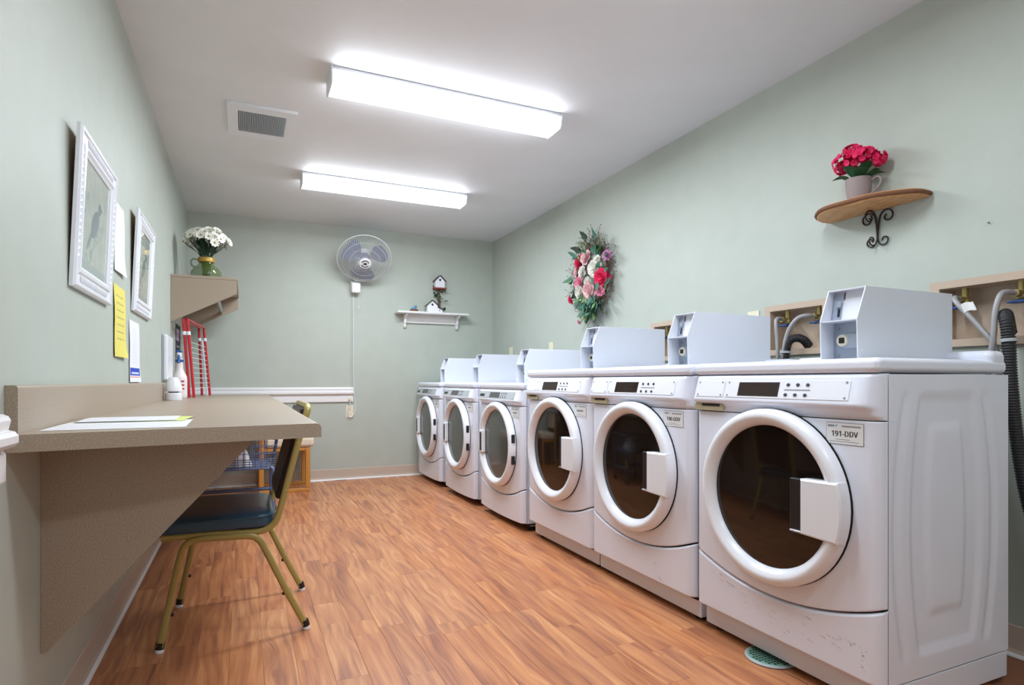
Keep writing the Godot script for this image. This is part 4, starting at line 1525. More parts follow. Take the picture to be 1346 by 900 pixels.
func birdhouses():
	var y := 1.5612
	var t := thing("birdhouse", "low white birdhouse with brown roof sitting directly on the white shelf", "birdhouse", Vector3(1.64, y, BZ + 0.05), Basis(Vector3.UP, -0.1))
	house(t, Vector3(0, 0.0, 0), 0.05, 0.062, 0.045, 0.07)
	var s := ST()
	extrude(s, PackedVector2Array([Vector2(0.0505, 0), Vector2(0.1, 0), Vector2(0.1, 0.022), Vector2(0.0505, 0.045)]), 0.05, Transform3D(Basis(), Vector3(0, 0, 0.01)))
	obj(t, "lean_to", s, M.plastic_white)
	s = ST()
	extrude(s, PackedVector2Array([Vector2(0.051, 0.046), Vector2(0.112, 0.018), Vector2(0.114, 0.025), Vector2(0.054, 0.054)]), 0.066, Transform3D(Basis(), Vector3(0, 0, 0.002)))
	obj(t, "lean_to_roof", s, M.roof_dark)
	s = ST()
	extrude(s, ring_poly(0.072, 0.018, 0.006, 0.006, 10), 0.0015, Transform3D(Basis(), Vector3(0, 0, 0.06)))
	obj(t, "heart_mark", s, M.brick_red)
	t = thing("birdhouse", "tall white birdhouse on a post wrapped with green ivy", "birdhouse", Vector3(1.725, y, BZ + 0.012))
	s = ST()
	tube(s, smooth_path([Vector3(0.0, 0, 0.012), Vector3(0.006, 0.08, 0.012), Vector3(-0.004, 0.17, 0.014), Vector3(0.002, 0.232, 0.014)]), 0.011, 8)
	obj(t, "post", s, M.twig)
	s = ST()
	rbox(s, Vector3(-0.062, 0.2325, 0.0), Vector3(0.062, 0.2465, 0.075), 0.003)
	obj(t, "base_board", s, M.brick_red)
	house(t, Vector3(0.0, 0.247, 0.006), 0.046, 0.065, 0.045, 0.05)
	var leafm := leaf_mesh(0.045, 0.036, 0.12)
	var r := RandomNumberGenerator.new()
	r.seed = 4
	for k in 24:
		var q := k / 23.0
		var a := q * 17.0
		var hy := 0.03 + 0.25 * q
		var out := 0.016 + 0.028 * r.randf()
		var p := Vector3(cos(a) * out + (0.008 if k % 2 else -0.01), hy, 0.026 + 0.012 * sin(a))
		again(t, "ivy_leaf", leafm, M.leaf_green, Transform3D(Basis.from_euler(Vector3(r.randf_range(0.6, 1.6), r.randf_range(-1, 1) + a, r.randf_range(-0.6, 0.6))), p))
	t = thing("bird_figurine", "tiny blue bird in a brown nest at the end of the white shelf", "figurine", Vector3(1.47, y, BZ + 0.06))
	s = ST()
	lathe(s, [Vector2(0.001, 0), Vector2(0.03, 0), Vector2(0.04, 0.012), Vector2(0.036, 0.024), Vector2(0.022, 0.02), Vector2(0.001, 0.016)], 16)
	obj(t, "nest", s, M.bark)
	s = ST()
	ball(s, Vector3(0, 0.034, 0), Vector3(0.022, 0.016, 0.014), 12, 8, Basis(Vector3(0, 0, 1), 0.35))
	ball(s, Vector3(0.016, 0.052, 0), Vector3(0.011, 0.011, 0.01), 10, 6)
	tube(s, [Vector3(-0.016, 0.03, 0), Vector3(-0.034, 0.034, 0)], [0.007, 0.003], 6)
	tube(s, [Vector3(0.025, 0.052, 0), Vector3(0.034, 0.05, 0)], [0.003, 0.0006], 6)
	obj(t, "bird", s, M.bird_blue)

func leaf_mesh(l: float, w: float, curl: float, n := 5) -> Mesh:
	# pointed leaf lying along +y from the origin, thick enough to have two sides
	var s := ST()
	var rows := []
	for i in n + 1:
		var q := float(i) / n
		var hw := w * 0.5 * pow(sin(PI * pow(q, 0.8)), 0.8)
		var z := curl * l * sin(q * PI * 0.9)
		rows.append(PackedVector3Array([Vector3(-hw, q * l, z + 0.18 * hw), Vector3(0, q * l, z - 0.12 * hw), Vector3(hw, q * l, z + 0.18 * hw)]))
	grid(s, rows)
	var back := []
	for r in rows:
		back.append(PackedVector3Array([r[0] - Vector3(0, 0, 0.0006), r[1] - Vector3(0, 0, 0.0006), r[2] - Vector3(0, 0, 0.0006)]))
	grid(s, back, false, true)
	return s.commit()

func petal(s: SurfaceTool, t: Transform3D, l: float, w: float, cup: float, roll: float):
	var rows := []
	for i in 5:
		var q := i / 4.0
		var hw := w * 0.5 * (0.35 + 0.65 * sin(PI * (0.12 + 0.62 * q)))
		var row := PackedVector3Array()
		for j in 5:
			var u := j / 2.0 - 1.0
			row.append(t * Vector3(u * hw, q * l * (1.0 - 0.12 * u * u * q), -cup * l * sin(q * PI * 0.75) + cup * 0.9 * l * u * u + roll * l * q * q * q))
		rows.append(row)
	grid(s, rows)

func rose_mesh(r: float, sd: int) -> Mesh:
	# petals in opening rings round +z
	var s := ST()
	var g := RandomNumberGenerator.new()
	g.seed = sd
	for ring in [[3, 0.10, 0.14, 0.66], [5, 0.22, 0.42, 0.8], [6, 0.36, 0.85, 0.95], [7, 0.44, 1.22, 1.05]]:
		for k in ring[0]:
			var a: float = TAU * k / ring[0] + ring[1] * 9.0 + g.randf_range(-0.15, 0.15)
			var open: float = ring[2] + g.randf_range(-0.1, 0.1)
			var b := Basis(Vector3(0, 0, 1), a) * Basis(Vector3(1, 0, 0), PI / 2 - open)
			petal(s, Transform3D(b, Basis(Vector3(0, 0, 1), a) * Vector3(0, r * ring[1] * 0.5, r * 0.1 * (4.0 - ring[0] * 0.5))), r * ring[3], r * ring[3] * 1.05, 0.22, -0.16)
	return s.commit()

func daisy_mesh(r: float, n: int, cup: float) -> Mesh:
	var s := ST()
	for k in n:
		var a := TAU * k / n
		var b := Basis(Vector3(0, 0, 1), a) * Basis(Vector3(1, 0, 0), cup)
		petal(s, Transform3D(b, Basis(Vector3(0, 0, 1), a) * Vector3(0, r * 0.12, 0)), r * 0.9, r * 4.6 / n, 0.08, 0.0)
	return s.commit()

func look(dir: Vector3, spin := 0.0) -> Basis:      # local z towards dir
	var z := dir.normalized()
	var x := Vector3.UP.cross(z)
	if x.length() < 0.01: x = Vector3.RIGHT
	x = x.normalized()
	return Basis(x, z.cross(x), z) * Basis(Vector3(0, 0, 1), spin)

# ------------------------------------------------------------------ right wall
func right_wall_things():
	wreath()
	flower_shelf()
	for q in [[1.19, -2.183, "pale yellow wall plate above the middle washer's coin box", 0.05], [1.165, -4.31, "pale yellow wall plate above the coin box of a dryer next to the washers", 0.05], [1.165, -5.12, "pale yellow wall plate above the corner dryers", 0.05]]:
		var s := ST()
		rbox(s, Vector3(-0.006, -0.057, -0.036), Vector3(-0.0002, 0.057, 0.036), 0.002)
		var o := obj(self, numbered("wall_plate"), s, M.cream_plastic, Vector3(RX, q[0], q[1]))
		tag(o, q[2], "wall plate", "cream wall plates behind the machines")
	var s := ST()
	cyl(s, Vector3(0, 0, 0), Vector3(-0.012, 0.003, 0), 0.0028, 8)
	var o := obj(self, "nail", s, M.steel, Vector3(RX, 1.437, -1.165))
	tag(o, "small bare nail in the wall above the tagged hose", "nail")

func wreath():
	var c := Vector3(RX - 0.012, 1.655, -3.63)
	var t := thing("wreath", "floral wreath of pink, magenta and white roses with green leaves", "wreath", c, BR)
	var r := RandomNumberGenerator.new()
	r.seed = 12
	var s := ST()
	for k in 7:
		var p := []
		for i in 41:
			var a := TAU * i / 40
			p.append(Vector3((0.19 + 0.016 * sin(a * 5 + k * 2.0)) * cos(a), (0.205 + 0.016 * cos(a * 4 + k)) * sin(a), 0.02 + 0.014 * sin(a * 7 + k * 1.7)))
		tube(s, p, 0.005, 6, false)
	obj(t, "vine_ring", s, M.twig)
	s = ST()
	for k in 190:
		var a := r.randf() * TAU
		var r0 := r.randf_range(0.16, 0.22)
		var r1 := r0 + r.randf_range(0.05, 0.13)
		var da := r.randf_range(-0.5, 0.5)
		var p := [Vector3(r0 * cos(a), r0 * 1.08 * sin(a), 0.02), Vector3((r0 + r1) * 0.5 * cos(a + da * 0.4), (r0 + r1) * 0.54 * sin(a + da * 0.4), r.randf_range(0.02, 0.05)), Vector3(r1 * cos(a + da), r1 * 1.08 * sin(a + da), r.randf_range(0.005, 0.07))]
		tube(s, p, [0.002, 0.0016, 0.0008], 4, false)
		ball(s, p[2], Vector3(0.004, 0.004, 0.004), 5, 3)
	var tw := obj(t, "dried_twigs", s, M.twig)
	tw.set_meta("kind", "stuff")
	# leaves all round, denser towards the lower end
	var lm := [leaf_mesh(0.085, 0.045, 0.15), leaf_mesh(0.065, 0.04, 0.2), leaf_mesh(0.1, 0.035, 0.12)]
	for k in 104:
		var a := r.randf() * TAU
		if k > 44: a = -PI / 2 + r.randf_range(-0.7, 0.7)
		var rr := r.randf_range(0.12, 0.24)
		var dirv := Vector3(cos(a), sin(a), r.randf_range(0.05, 0.55))
		var b := look(dirv.cross(Vector3(-sin(a), cos(a), 0)), 0.0)
		b = Basis(Vector3(-sin(a), cos(a), 0), dirv.normalized(), Vector3(-sin(a), cos(a), 0).cross(dirv.normalized())) * Basis(Vector3(0, 1, 0), r.randf_range(-0.7, 0.7))
		b = Basis(Vector3(0, 0, 1), r.randf_range(-0.8, 0.8)) * b
		again(t, "leaf", lm[k % 3], [M.leaf_teal, M.leaf_green, M.leaf_teal, M.leaf_light, M.leaf_dark][r.randi() % 5], Transform3D(b, Vector3(rr * cos(a), rr * 1.1 * sin(a), r.randf_range(0.03, 0.085))))
	var rm := [rose_mesh(0.05, 1), rose_mesh(0.05, 2)]
	for q in [[255, 300, "petal_rose", 1.1], [332, 285, "petal_blush", 1.15], [410, 395, "petal_white", 1.35], [474, 490, "petal_rose", 1.35], [268, 495, "petal_pink", 1.25], [290, 575, "petal_white", 1.25], [372, 575, "petal_blush", 1.3], [176, 612, "petal_rose", 0.8], [524, 322, "petal_lilac", 0.75], [470, 598, "petal_pink", 0.75], [300, 400, "petal_white", 0.95], [355, 500, "petal_white", 0.8], [308, 118, "petal_pink", 0.4], [245, 820, "petal_pink", 0.4], [330, 640, "petal_white", 0.8], [225, 380, "petal_blush", 0.8], [440, 330, "petal_white", 0.6], [290, 760, "petal_blush", 0.5]]:
		var p := Vector3((q[0] - 370) * 0.00135 + 0.035, (440 - q[1]) * 0.00084, 0.045 + r.randf_range(0, 0.025))
		var o := again(t, "rose", rm[r.randi() % 2], M[q[2]], Transform3D(look(Vector3(p.x * 1.2, p.y * 1.2 - 0.02, 0.5), r.randf() * TAU) * Basis.from_scale(Vector3.ONE * q[3] * 0.8), p))
		o.set_meta("label", {"petal_rose": "magenta rose", "petal_pink": "pink rose", "petal_white": "white rose", "petal_blush": "pale pink rose", "petal_lilac": "lilac blossom"}[q[2]])

func spiral(c: Vector3, ax: Vector3, ay: Vector3, r0: float, r1: float, a0: float, a1: float, n := 22) -> Array:
	var p := []
	for i in n + 1:
		var q := float(i) / n
		var a := lerpf(a0, a1, q)
		var r := lerpf(r0, r1, q)
		p.append(c + ax * r * cos(a) + ay * r * sin(a))
	return p

func flower_shelf():
	var y0 := 1.578
	var t := thing("corner_shelf", "half-round live-edge wooden wall shelf on a black scrolled iron bracket", "shelf", Vector3(RX, y0, -1.562), BR)
	var s := ST()
	var p := PackedVector2Array()
	var n := FastNoiseLite.new()
	n.seed = 2
	for k in 33:
		var a := PI * k / 32
		var wob := 1.0 + 0.035 * sin(a * 3.0 + 0.6) + 0.02 * sin(a * 7.0)
		p.append(Vector2(0.205 * cos(a) * wob, 0.19 * pow(sin(a), 0.85) * wob + 0.0005))
	# extruded upwards: local x along the wall, local y into the room
	extrude(s, p, 0.026, Transform3D(Basis(Vector3(1, 0, 0), Vector3(0, 0, 1), Vector3(0, -1, 0)), Vector3(0, 0.026, 0)), false, 0.004)
	obj(t, "board", s, M.pine)
	s = ST()
	var rim := []
	for k in 33:
		rim.append(Vector3(p[k].x * 1.004, 0.014, p[k].y * 1.004 + 0.0015))
	tube(s, rim, 0.008, 6)
	obj(t, "bark_edge", s, M.bark)
	var br := obj(t, "bracket", ST_scroll(), M.iron)
	# pot
	var g := thing("flower_pot", "grey mug-shaped pot of magenta artificial flowers on the wooden shelf", "potted flowers", Vector3(RX - 0.078, y0 + 0.0262, -1.578))
	s = ST()
	lathe(s, [Vector2(0.001, 0), Vector2(0.033, 0), Vector2(0.037, 0.006), Vector2(0.044, 0.05), Vector2(0.047, 0.094), Vector2(0.0485, 0.098), Vector2(0.0455, 0.098), Vector2(0.042, 0.07), Vector2(0.001, 0.066)], 28)
	obj(g, "pot", s, M.pot_grey)
	s = ST()
	tube(s, smooth_path([Vector3(0.012, 0.084, 0.044), Vector3(0.018, 0.092, 0.066), Vector3(0.018, 0.072, 0.078), Vector3(0.014, 0.046, 0.066), Vector3(0.012, 0.03, 0.040)]), 0.0045, 8)
	obj(g, "pot_handle", s, M.pot_grey)
	s = ST()
	var r := RandomNumberGenerator.new()
	r.seed = 8
	var heads := [Vector3(-0.03, 0.172, -0.05), Vector3(-0.02, 0.208, -0.012), Vector3(0.0, 0.185, 0.03), Vector3(-0.035, 0.165, 0.0), Vector3(0.02, 0.165, 0.062), Vector3(0.02, 0.19, -0.03), Vector3(-0.035, 0.185, -0.03), Vector3(0.0, 0.165, -0.062), Vector3(-0.03, 0.178, 0.035)]
	for h in heads:
		tube(s, smooth_path([Vector3(0, 0.06, 0), Vector3(h.x * 0.4, 0.11, h.z * 0.3), h]), 0.002, 5, false)
	obj(g, "stems", s, M.leaf_light)
	var fm := daisy_mesh(0.0135, 5, 0.45)
	for h in heads:
		for k in 26:
			var d := Vector3(r.randfn(0, 1), r.randfn(0.15, 0.9), r.randfn(0, 1)).normalized()
			again(g, "blossom", fm, M.petal_magenta if r.randf() < 0.8 else M.petal_rose, Transform3D(look(d, r.randf() * TAU), h + d * Vector3(0.03, 0.024, 0.034) * r.randf_range(0.75, 1.1)))
	var lf := leaf_mesh(0.075, 0.05, 0.2, 6)
	for q in [[-0.4, 0.2], [0.5, 0.5], [1.2, 0.1], [2.4, 0.3], [3.3, 0.6], [4.1, 0.15], [5.0, 0.35], [1.8, 0.8], [5.7, 0.7]]:
		var d := Vector3(cos(q[0]), q[1], sin(q[0])).normalized()
		var side := d.cross(Vector3.UP).normalized()
		again(g, "leaf", lf, M.leaf_green, Transform3D(Basis(side, d, side.cross(d)), Vector3(0, 0.088, 0) + d * 0.02))

func ST_scroll() -> SurfaceTool:
	var s := ST()
	var Y := Vector3(0, 1, 0)
	# two arms in the plane of the wall, one pointing into the room; each has a big upper and a small lower curl
	for q in [[Vector3(1, 0, 0), 1.0], [Vector3(-1, 0, 0), 1.0], [Vector3(-0.12, 0, 1), 1.0]]:
		var ax: Vector3 = q[0].normalized()
		var base := Vector3(0.012, 0, 0.006)
		var up := [base + Y * -0.118, base + ax * 0.004 + Y * -0.06]
		var c := base + ax * 0.040 + Y * -0.029
		up.append_array(spiral(c, ax, Y, 0.030, 0.008, PI * 0.95, -PI * 1.35))
		tube(s, smooth_path(up, 3), 0.0032, 6)
		var lo := [base + Y * -0.09, base + ax * 0.002 + Y * -0.115]
		lo.append_array(spiral(base + ax * 0.027 + Y * -0.119, ax, Y, 0.023, 0.006, PI * 1.1, PI * 3.1))
		tube(s, smooth_path(lo, 3), 0.003, 6)
	return s

# ------------------------------------------------------------------ chairs and cart
func seating():
	banquet_chair()
	wooden_chair()
	cart()

func banquet_chair():
	var z0 := -2.27
	var t := thing("banquet_chair", "gold-framed stacking chair with a blue vinyl seat tucked at the counter", "chair", Vector3(-0.03, 0, -2.485))
	var o := Vector3(-0.03, 0, -2.485)
	var P := func(x: float, y: float, z: float) -> Vector3: return Vector3(x, y, z) - o
	for side in [1.0, -1.0]:
		var z: float = -2.485 + side * 0.213
		var zi: float = -2.485 + side * 0.205
		var dx := 0.0 if side > 0 else 0.02
		var s := ST()
		var path := smooth_path([P.call(-0.258 + dx, 0.018, z), P.call(-0.225 + dx, 0.18, z), P.call(-0.196 + dx, 0.318, z), P.call(-0.178 + dx, 0.352, z), P.call(-0.145 + dx, 0.364, z), P.call(-0.06 + dx, 0.362, z), P.call(0.015 + dx, 0.358, z), P.call(0.043 + dx, 0.342, z), P.call(0.064 + dx, 0.308, z), P.call(0.13 + dx, 0.162, z), P.call(0.2 + dx, 0.018, z)], 5)
		tube(s, path, 0.0112, 12, true, true)
		obj(t, "leg", s, M.gold_frame)
		for f in [[-0.259 + dx, -0.004], [0.2035 + dx, 0.008]]:
			s = ST()
			cyl(s, P.call(f[0], 0.012, z), P.call(f[0] - f[1] * 0.8, 0.034, z), 0.0135, 12)
			var c := obj(t, "leg_cap", s, M.black_plastic)
			s = ST()
			lathe(s, [Vector2(0.001, 0), Vector2(0.013, 0), Vector2(0.0145, 0.004), Vector2(0.012, 0.0125), Vector2(0.001, 0.013)], 14, Transform3D(Basis(), P.call(f[0], 0.0003, z)))
			obj(c, "glide", s, M.plastic_white)
		s = ST()
		path = smooth_path([P.call(-0.255, 0.377, zi), P.call(-0.1, 0.376, zi), P.call(0.02, 0.370, zi), P.call(0.066, 0.374, zi), P.call(0.098, 0.398, zi), P.call(0.117, 0.448, zi), P.call(0.146, 0.565, zi), P.call(0.179, 0.69, zi), P.call(0.206, 0.785, zi), P.call(0.209, 0.802, zi - side * 0.012), P.call(0.210, 0.808, zi - side * 0.04)], 5)
		tube(s, path, 0.0115, 12, true, true)
		obj(t, "back_post", s, M.gold_frame)
		for q in [[0.133, 0.51], [0.176, 0.678]]:
			s = ST()
			cyl(s, P.call(q[0], q[1], zi + side * 0.0105), P.call(q[0], q[1], zi + side * 0.0135), 0.0052, 10)
			obj(t, "bolt", s, M.brass)
		for q in [[-0.234 + dx, 0.16, 1.0], [0.1385 + dx, 0.18, -1.0]]:
			s = ST()
			ball(s, P.call(q[0] + q[2] * 0.012, q[1] - 0.04, z), Vector3(0.006, 0.007, 0.006), 8, 5)
			obj(t, "bumper", s, M.black_plastic)
	var s := ST()
	tube(s, [P.call(0.2105, 0.808, -2.32), P.call(0.2105, 0.808, -2.65)], 0.0112, 10, true, true)
	obj(t, "top_rail", s, M.gold_frame)
	s = ST()
	cyl(s, P.call(-0.24, 0.377, -2.29), P.call(-0.24, 0.377, -2.68), 0.009)
	cyl(s, P.call(0.05, 0.371, -2.29), P.call(0.05, 0.371, -2.68), 0.009)
	obj(t, "seat_rail", s, M.gold_frame)
	# seat: boxed cushion with a welted edge and a crowned top
	s = ST()
	var poly := round_rect(-0.285, -0.224, 0.098, 0.224, 0.06, 6)
	var rows := []
	for lv in [[0.985, 0.388], [1.0, 0.393], [1.003, 0.405], [1.0, 0.421], [0.992, 0.427], [0.975, 0.431], [0.93, 0.436], [0.85, 0.440], [0.7, 0.444], [0.45, 0.447], [0.2, 0.448], [0.01, 0.448]]:
		var row := PackedVector3Array()
		for q in poly:
			row.append(Vector3(-0.094 + (q.x + 0.094) * lv[0] + 0.03, lv[1], -q.y * lv[0]))
		rows.append(row)
	grid(s, rows, true)
	obj(t, "seat", s, M.vinyl_blue)
	s = ST()
	var loop := []
	for q in poly:
		loop.append(Vector3(q.x * 1.0 + 0.03, 0.423, -q.y * 1.0))
	loop.append(loop[0])
	tube(s, loop, 0.0042, 6, false)
	obj(t, "seat_welt", s, M.vinyl_blue)
	s = ST()
	box(s, Vector3(-0.24, 0.378, -0.2), Vector3(0.115, 0.3885, 0.2))
	obj(t, "seat_board", s, M.pad_brown)
	# back pad between the posts
	s = ST()
	var a: Vector3 = P.call(0.110, 0.475, -2.485)
	var b: Vector3 = P.call(0.198, 0.80, -2.485)
	var up := (b - a).normalized()
	rbox(s, Vector3(-0.012, 0, -0.19), Vector3(0.010, (b - a).length(), 0.19), 0.009, 3, Transform3D(Basis(up.cross(Vector3(0, 0, 1)), up, Vector3(0, 0, 1)), a))
	obj(t, "backrest", s, M.pad_brown)

func wooden_chair():
	# faces the machines; sled legs of square timber, cream seat, low back
	var o := Vector3(0.295, 0, -5.31)
	var t := thing("wooden_chair", "oak sled-base chair with a cream upholstered seat by the back wall", "chair", o)
	for z in [-0.19, 0.19]:
		var s := ST()
		rbox(s, Vector3(0.158, 0.028, z - 0.016), Vector3(0.194, 0.36, z + 0.016), 0.004)
		obj(t, "leg", s, M.oak)
		s = ST()
		rbox(s, Vector3(-0.194, 0.028, z - 0.016), Vector3(-0.158, 0.72, z + 0.016), 0.004)
		obj(t, "leg", s, M.oak)
		s = ST()
		rbox(s, Vector3(-0.194, 0.0002, z - 0.016), Vector3(0.194, 0.028, z + 0.016), 0.004)
		obj(t, "runner", s, M.oak)
		s = ST()
		rbox(s, Vector3(-0.158, 0.335, z - 0.013), Vector3(0.158, 0.36, z + 0.013), 0.003)
		obj(t, "side_rail", s, M.oak)
	var s := ST()
	rbox(s, Vector3(-0.15, 0.3605, -0.215), Vector3(0.225, 0.45, 0.215), 0.03, 3)
	obj(t, "seat", s, M.cream_fabric)
	s = ST()
	rbox(s, Vector3(-0.178, 0.5, -0.173), Vector3(-0.14, 0.71, 0.173), 0.016, 3)
	obj(t, "backrest", s, M.cream_fabric)
	s = ST()
	rbox(s, Vector3(-0.192, 0.68, -0.173), Vector3(-0.179, 0.72, 0.173), 0.004)
	obj(t, "top_rail", s, M.oak)

func cart():
	var o := Vector3(-0.05, 0, -4.2)
	var t := thing("laundry_cart", "blue-grey tubular laundry cart with wire basket under the counter", "laundry cart", o)
	var x0 := -0.26
	var x1 := 0.215
	var z0 := -0.19
	var z1 := 0.19
	for x in [x0, x1]:
		for z in [z0, z1]:
			var s := ST()
			tube(s, smooth_path([Vector3(x, 0.1, z), Vector3(x, 0.25, z), Vector3(x * 0.99, 0.34, z * 0.98), Vector3(x * 0.9, 0.36, z * 0.93)], 4), 0.0125, 10)
			obj(t, "post", s, M.cart_blue)
			s = ST()
			cyl(s, Vector3(x, 0.1, z), Vector3(x, 0.07, z), 0.006)
			box(s, Vector3(x - 0.018, 0.035, z - 0.017), Vector3(x + 0.018, 0.075, z - 0.014))
			box(s, Vector3(x - 0.018, 0.035, z + 0.014), Vector3(x + 0.018, 0.075, z + 0.017))
			var f := obj(t, "caster_fork", s, M.steel)
			s = ST()
			lathe(s, [Vector2(0.001, -0.012), Vector2(0.030, -0.012), Vector2(0.0345, -0.008), Vector2(0.0345, 0.008), Vector2(0.030, 0.012), Vector2(0.001, 0.012)], 20, Transform3D(Basis(Vector3(1, 0, 0), PI / 2), Vector3(x, 0.0348, z)))
			obj(f, "wheel", s, M.black_plastic)
	var s := ST()
	for q in [[Vector3(x0, 0.165, z0), Vector3(x1, 0.165, z0)], [Vector3(x0, 0.165, z1), Vector3(x0, 0.165, z0)], [Vector3(x1, 0.165, z1), Vector3(x1, 0.165, z0)]]:
		cyl(s, q[0], q[1], 0.0125, 10)
	obj(t, "base_frame", s, M.cart_blue)
	s = ST()
	for y in [0.355, 0.55]:
		var g := 0.0 if y < 0.4 else 0.03
		var lp := []
		for q in round_rect(x0 - g, z0 - g, x1 + g, z1 + g, 0.05, 4):
			lp.append(Vector3(q.x, y, q.y))
		lp.append(lp[0])
		tube(s, lp, 0.006, 8, false)
	obj(t, "basket_rim", s, M.cart_blue)
	s = ST()
	rbox(s, Vector3(x0 + 0.002, 0.352, z0 + 0.002), Vector3(x1 - 0.002, 0.36, z1 - 0.002), 0.003)
	obj(t, "basket_floor", s, M.cart_blue)
	s = ST()
	for y in [0.372, 0.386, 0.40, 0.414, 0.45, 0.50]:
		var g: float = 0.03 * (y - 0.355) / 0.195
		var lp := []
		for q in round_rect(x0 - g, z0 - g, x1 + g, z1 + g, 0.05, 4):
			lp.append(Vector3(q.x, y, q.y))
		lp.append(lp[0])
		tube(s, lp, 0.0026, 5, false)
	for k in 13:
		var x := lerpf(x0 + 0.04, x1 - 0.04, k / 12.0)
		for z in [[z0, -1.0], [z1, 1.0]]:
			tube(s, [Vector3(x, 0.355, z[0]), Vector3(x, 0.55, z[0] + z[1] * 0.03)], 0.0022, 5, false)
	for k in 9:
		var z := lerpf(z0 + 0.05, z1 - 0.05, k / 8.0)
		for x in [[x0, -1.0], [x1, 1.0]]:
			tube(s, [Vector3(x[0], 0.355, z), Vector3(x[0] + x[1] * 0.03, 0.55, z)], 0.0022, 5, false)
	obj(t, "wire_basket", s, M.cart_blue)
	s = ST()
	rbox(s, Vector3(x1 + 0.009, 0.19, z1 - 0.01), Vector3(x1 + 0.0125, 0.27, z1 + 0.012), 0.001)
	obj(t, "yellow_tag", s, M.yellow)
	# striped towel lying in the basket
	var im := Image.create(64, 64, false, Image.FORMAT_RGB8)
	im.fill(Color(0.86, 0.84, 0.84))
	for k in 5:
		im.fill_rect(Rect2i(4 + k * 12, 0, 4, 64), Color(0.62, 0.60, 0.62))
	s = ST()
	var rows := []
	for i in 13:
		var q := i / 12.0
		var row := PackedVector3Array()
		for j in 13:
			var u := j / 12.0
			var h := 0.17 * pow(sin(q * PI) * sin(u * PI), 0.6) + 0.012 * sin(q * 9.0 + u * 6.0) * sin(u * PI) * sin(q * PI)
			row.append(Vector3(-0.2 + 0.29 * u, 0.362 + h, -0.15 + 0.29 * q))
		rows.append(row)
	grid(s, rows, false, true, true)
	var tw := obj(self, "towel", s, tex_mat("towel_stripes", ImageTexture.create_from_image(im), 0.95), o)
	tag(tw, "white towel with grey stripes heaped in the cart basket", "towel")

# ------------------------------------------------------------------ small things
func small_things():
	# ceiling vent
	var t := thing("ceiling_vent", "white louvred ceiling vent with a dark grille beside the lights", "vent", Vector3(0.085, CH, -3.505))
	var s := ST()
	for q in [[-0.17, -0.205, -0.118, 0.205], [0.118, -0.205, 0.17, 0.205], [-0.118, 0.135, 0.118, 0.205], [-0.118, -0.205, 0.118, -0.135]]:
		box(s, Vector3(q[0], -0.016, q[1]), Vector3(q[2], -0.0005, q[3]))
	obj(t, "frame", s, M.lamp_housing)
	s = ST()
	box(s, Vector3(-0.118, -0.003, -0.135), Vector3(0.118, -0.0005, 0.135))
	obj(t, "backing", s, M.dark_gap)
	s = ST()
	rbox(s, Vector3(-0.0018, -0.0065, -0.1345), Vector3(0.0018, 0.0065, 0.1345), 0.0006)
	var sm := s.commit()
	for k in 27:
		again(t, "louvre", sm, M.grey_plate, Transform3D(Basis(Vector3(0, 0, 1), 0.5), Vector3(-0.112 + 0.224 * k / 26.0, -0.0105, 0)))
	# papers on the counter
	var rows := []
	for k in 26:
		rows.append([0.06 + 0.034 * k, 0.008, 0.08, 0.92 if k % 5 else 0.6])
	var m := tex_mat("form_print", lines_tex(160, 210, Color(0.90, 0.90, 0.91), Color(0.72, 0.73, 0.77), rows, []))
	var flat := Basis(Vector3(1, 0, 0), Vector3(0, 0, -1), Vector3(0, 1, 0))
	var o := sheet(self, numbered("paper_sheet"), 0.28, 0.30, m, Transform3D(flat * Basis(Vector3(0, 0, 1), 0.02), Vector3(-0.408, CT - 0.0006, -1.592)), 0.0, 0.0006)
	tag(o, "large printed white form lying at the near end of the counter", "paper", "papers on the counter")
	o = sheet(self, numbered("paper_sheet"), 0.25, 0.22, M.paper_lime, Transform3D(flat * Basis(Vector3(0, 0, 1), -0.05), Vector3(-0.402, CT + 0.0008, -1.838)), 0.0, 0.0006)
	tag(o, "pale lime sheet peeking out under a white form on the counter", "paper", "papers on the counter")
	o = sheet(self, numbered("paper_sheet"), 0.225, 0.215, m, Transform3D(flat * Basis(Vector3(0, 0, 1), 0.03), Vector3(-0.395, CT + 0.0024, -1.832)), 0.0, 0.0012)
	tag(o, "smaller printed white form lying on the lime sheet", "paper", "papers on the counter")
	air_freshener()
	spray_bottle()
	drying_rack()
	vase()
	# teal perforated pad on the floor under the washer
	t = thing("drain_pad", "round green perforated pad half under washer 191-DDV", "pad", Vector3(1.562, 0, -1.41))
	s = ST()
	lathe(s, [Vector2(0.001, 0.0005), Vector2(0.078, 0.0005), Vector2(0.081, 0.003), Vector2(0.078, 0.0075), Vector2(0.075, 0.0085), Vector2(0.072, 0.006), Vector2(0.001, 0.0062)], 40)
	obj(t, "pad_body", s, M.grey_plate)
	s = ST()
	lathe(s, [Vector2(0.074, 0.0063), Vector2(0.07, 0.0082), Vector2(0.001, 0.009)], 40)
	obj(t, "mesh_disc", s, M.pad_green)
	s = ST()
	for i in range(-5, 6):
		for j in range(-5, 6):
			var p := Vector2(i, j) * 0.0125
			if p.length() < 0.066:
				extrude(s, round_rect(p.x - 0.0042, p.y - 0.0042, p.x + 0.0042, p.y + 0.0042, 0.0015, 1), 0.0012, Transform3D(Basis(Vector3(1, 0, 0), Vector3(0, 0, -1), Vector3(0, 1, 0)), Vector3(0, 0.0082, 0)))
	var h := obj(t, "perforations", s, M.leaf_dark)
	h.set_meta("kind", "stuff")

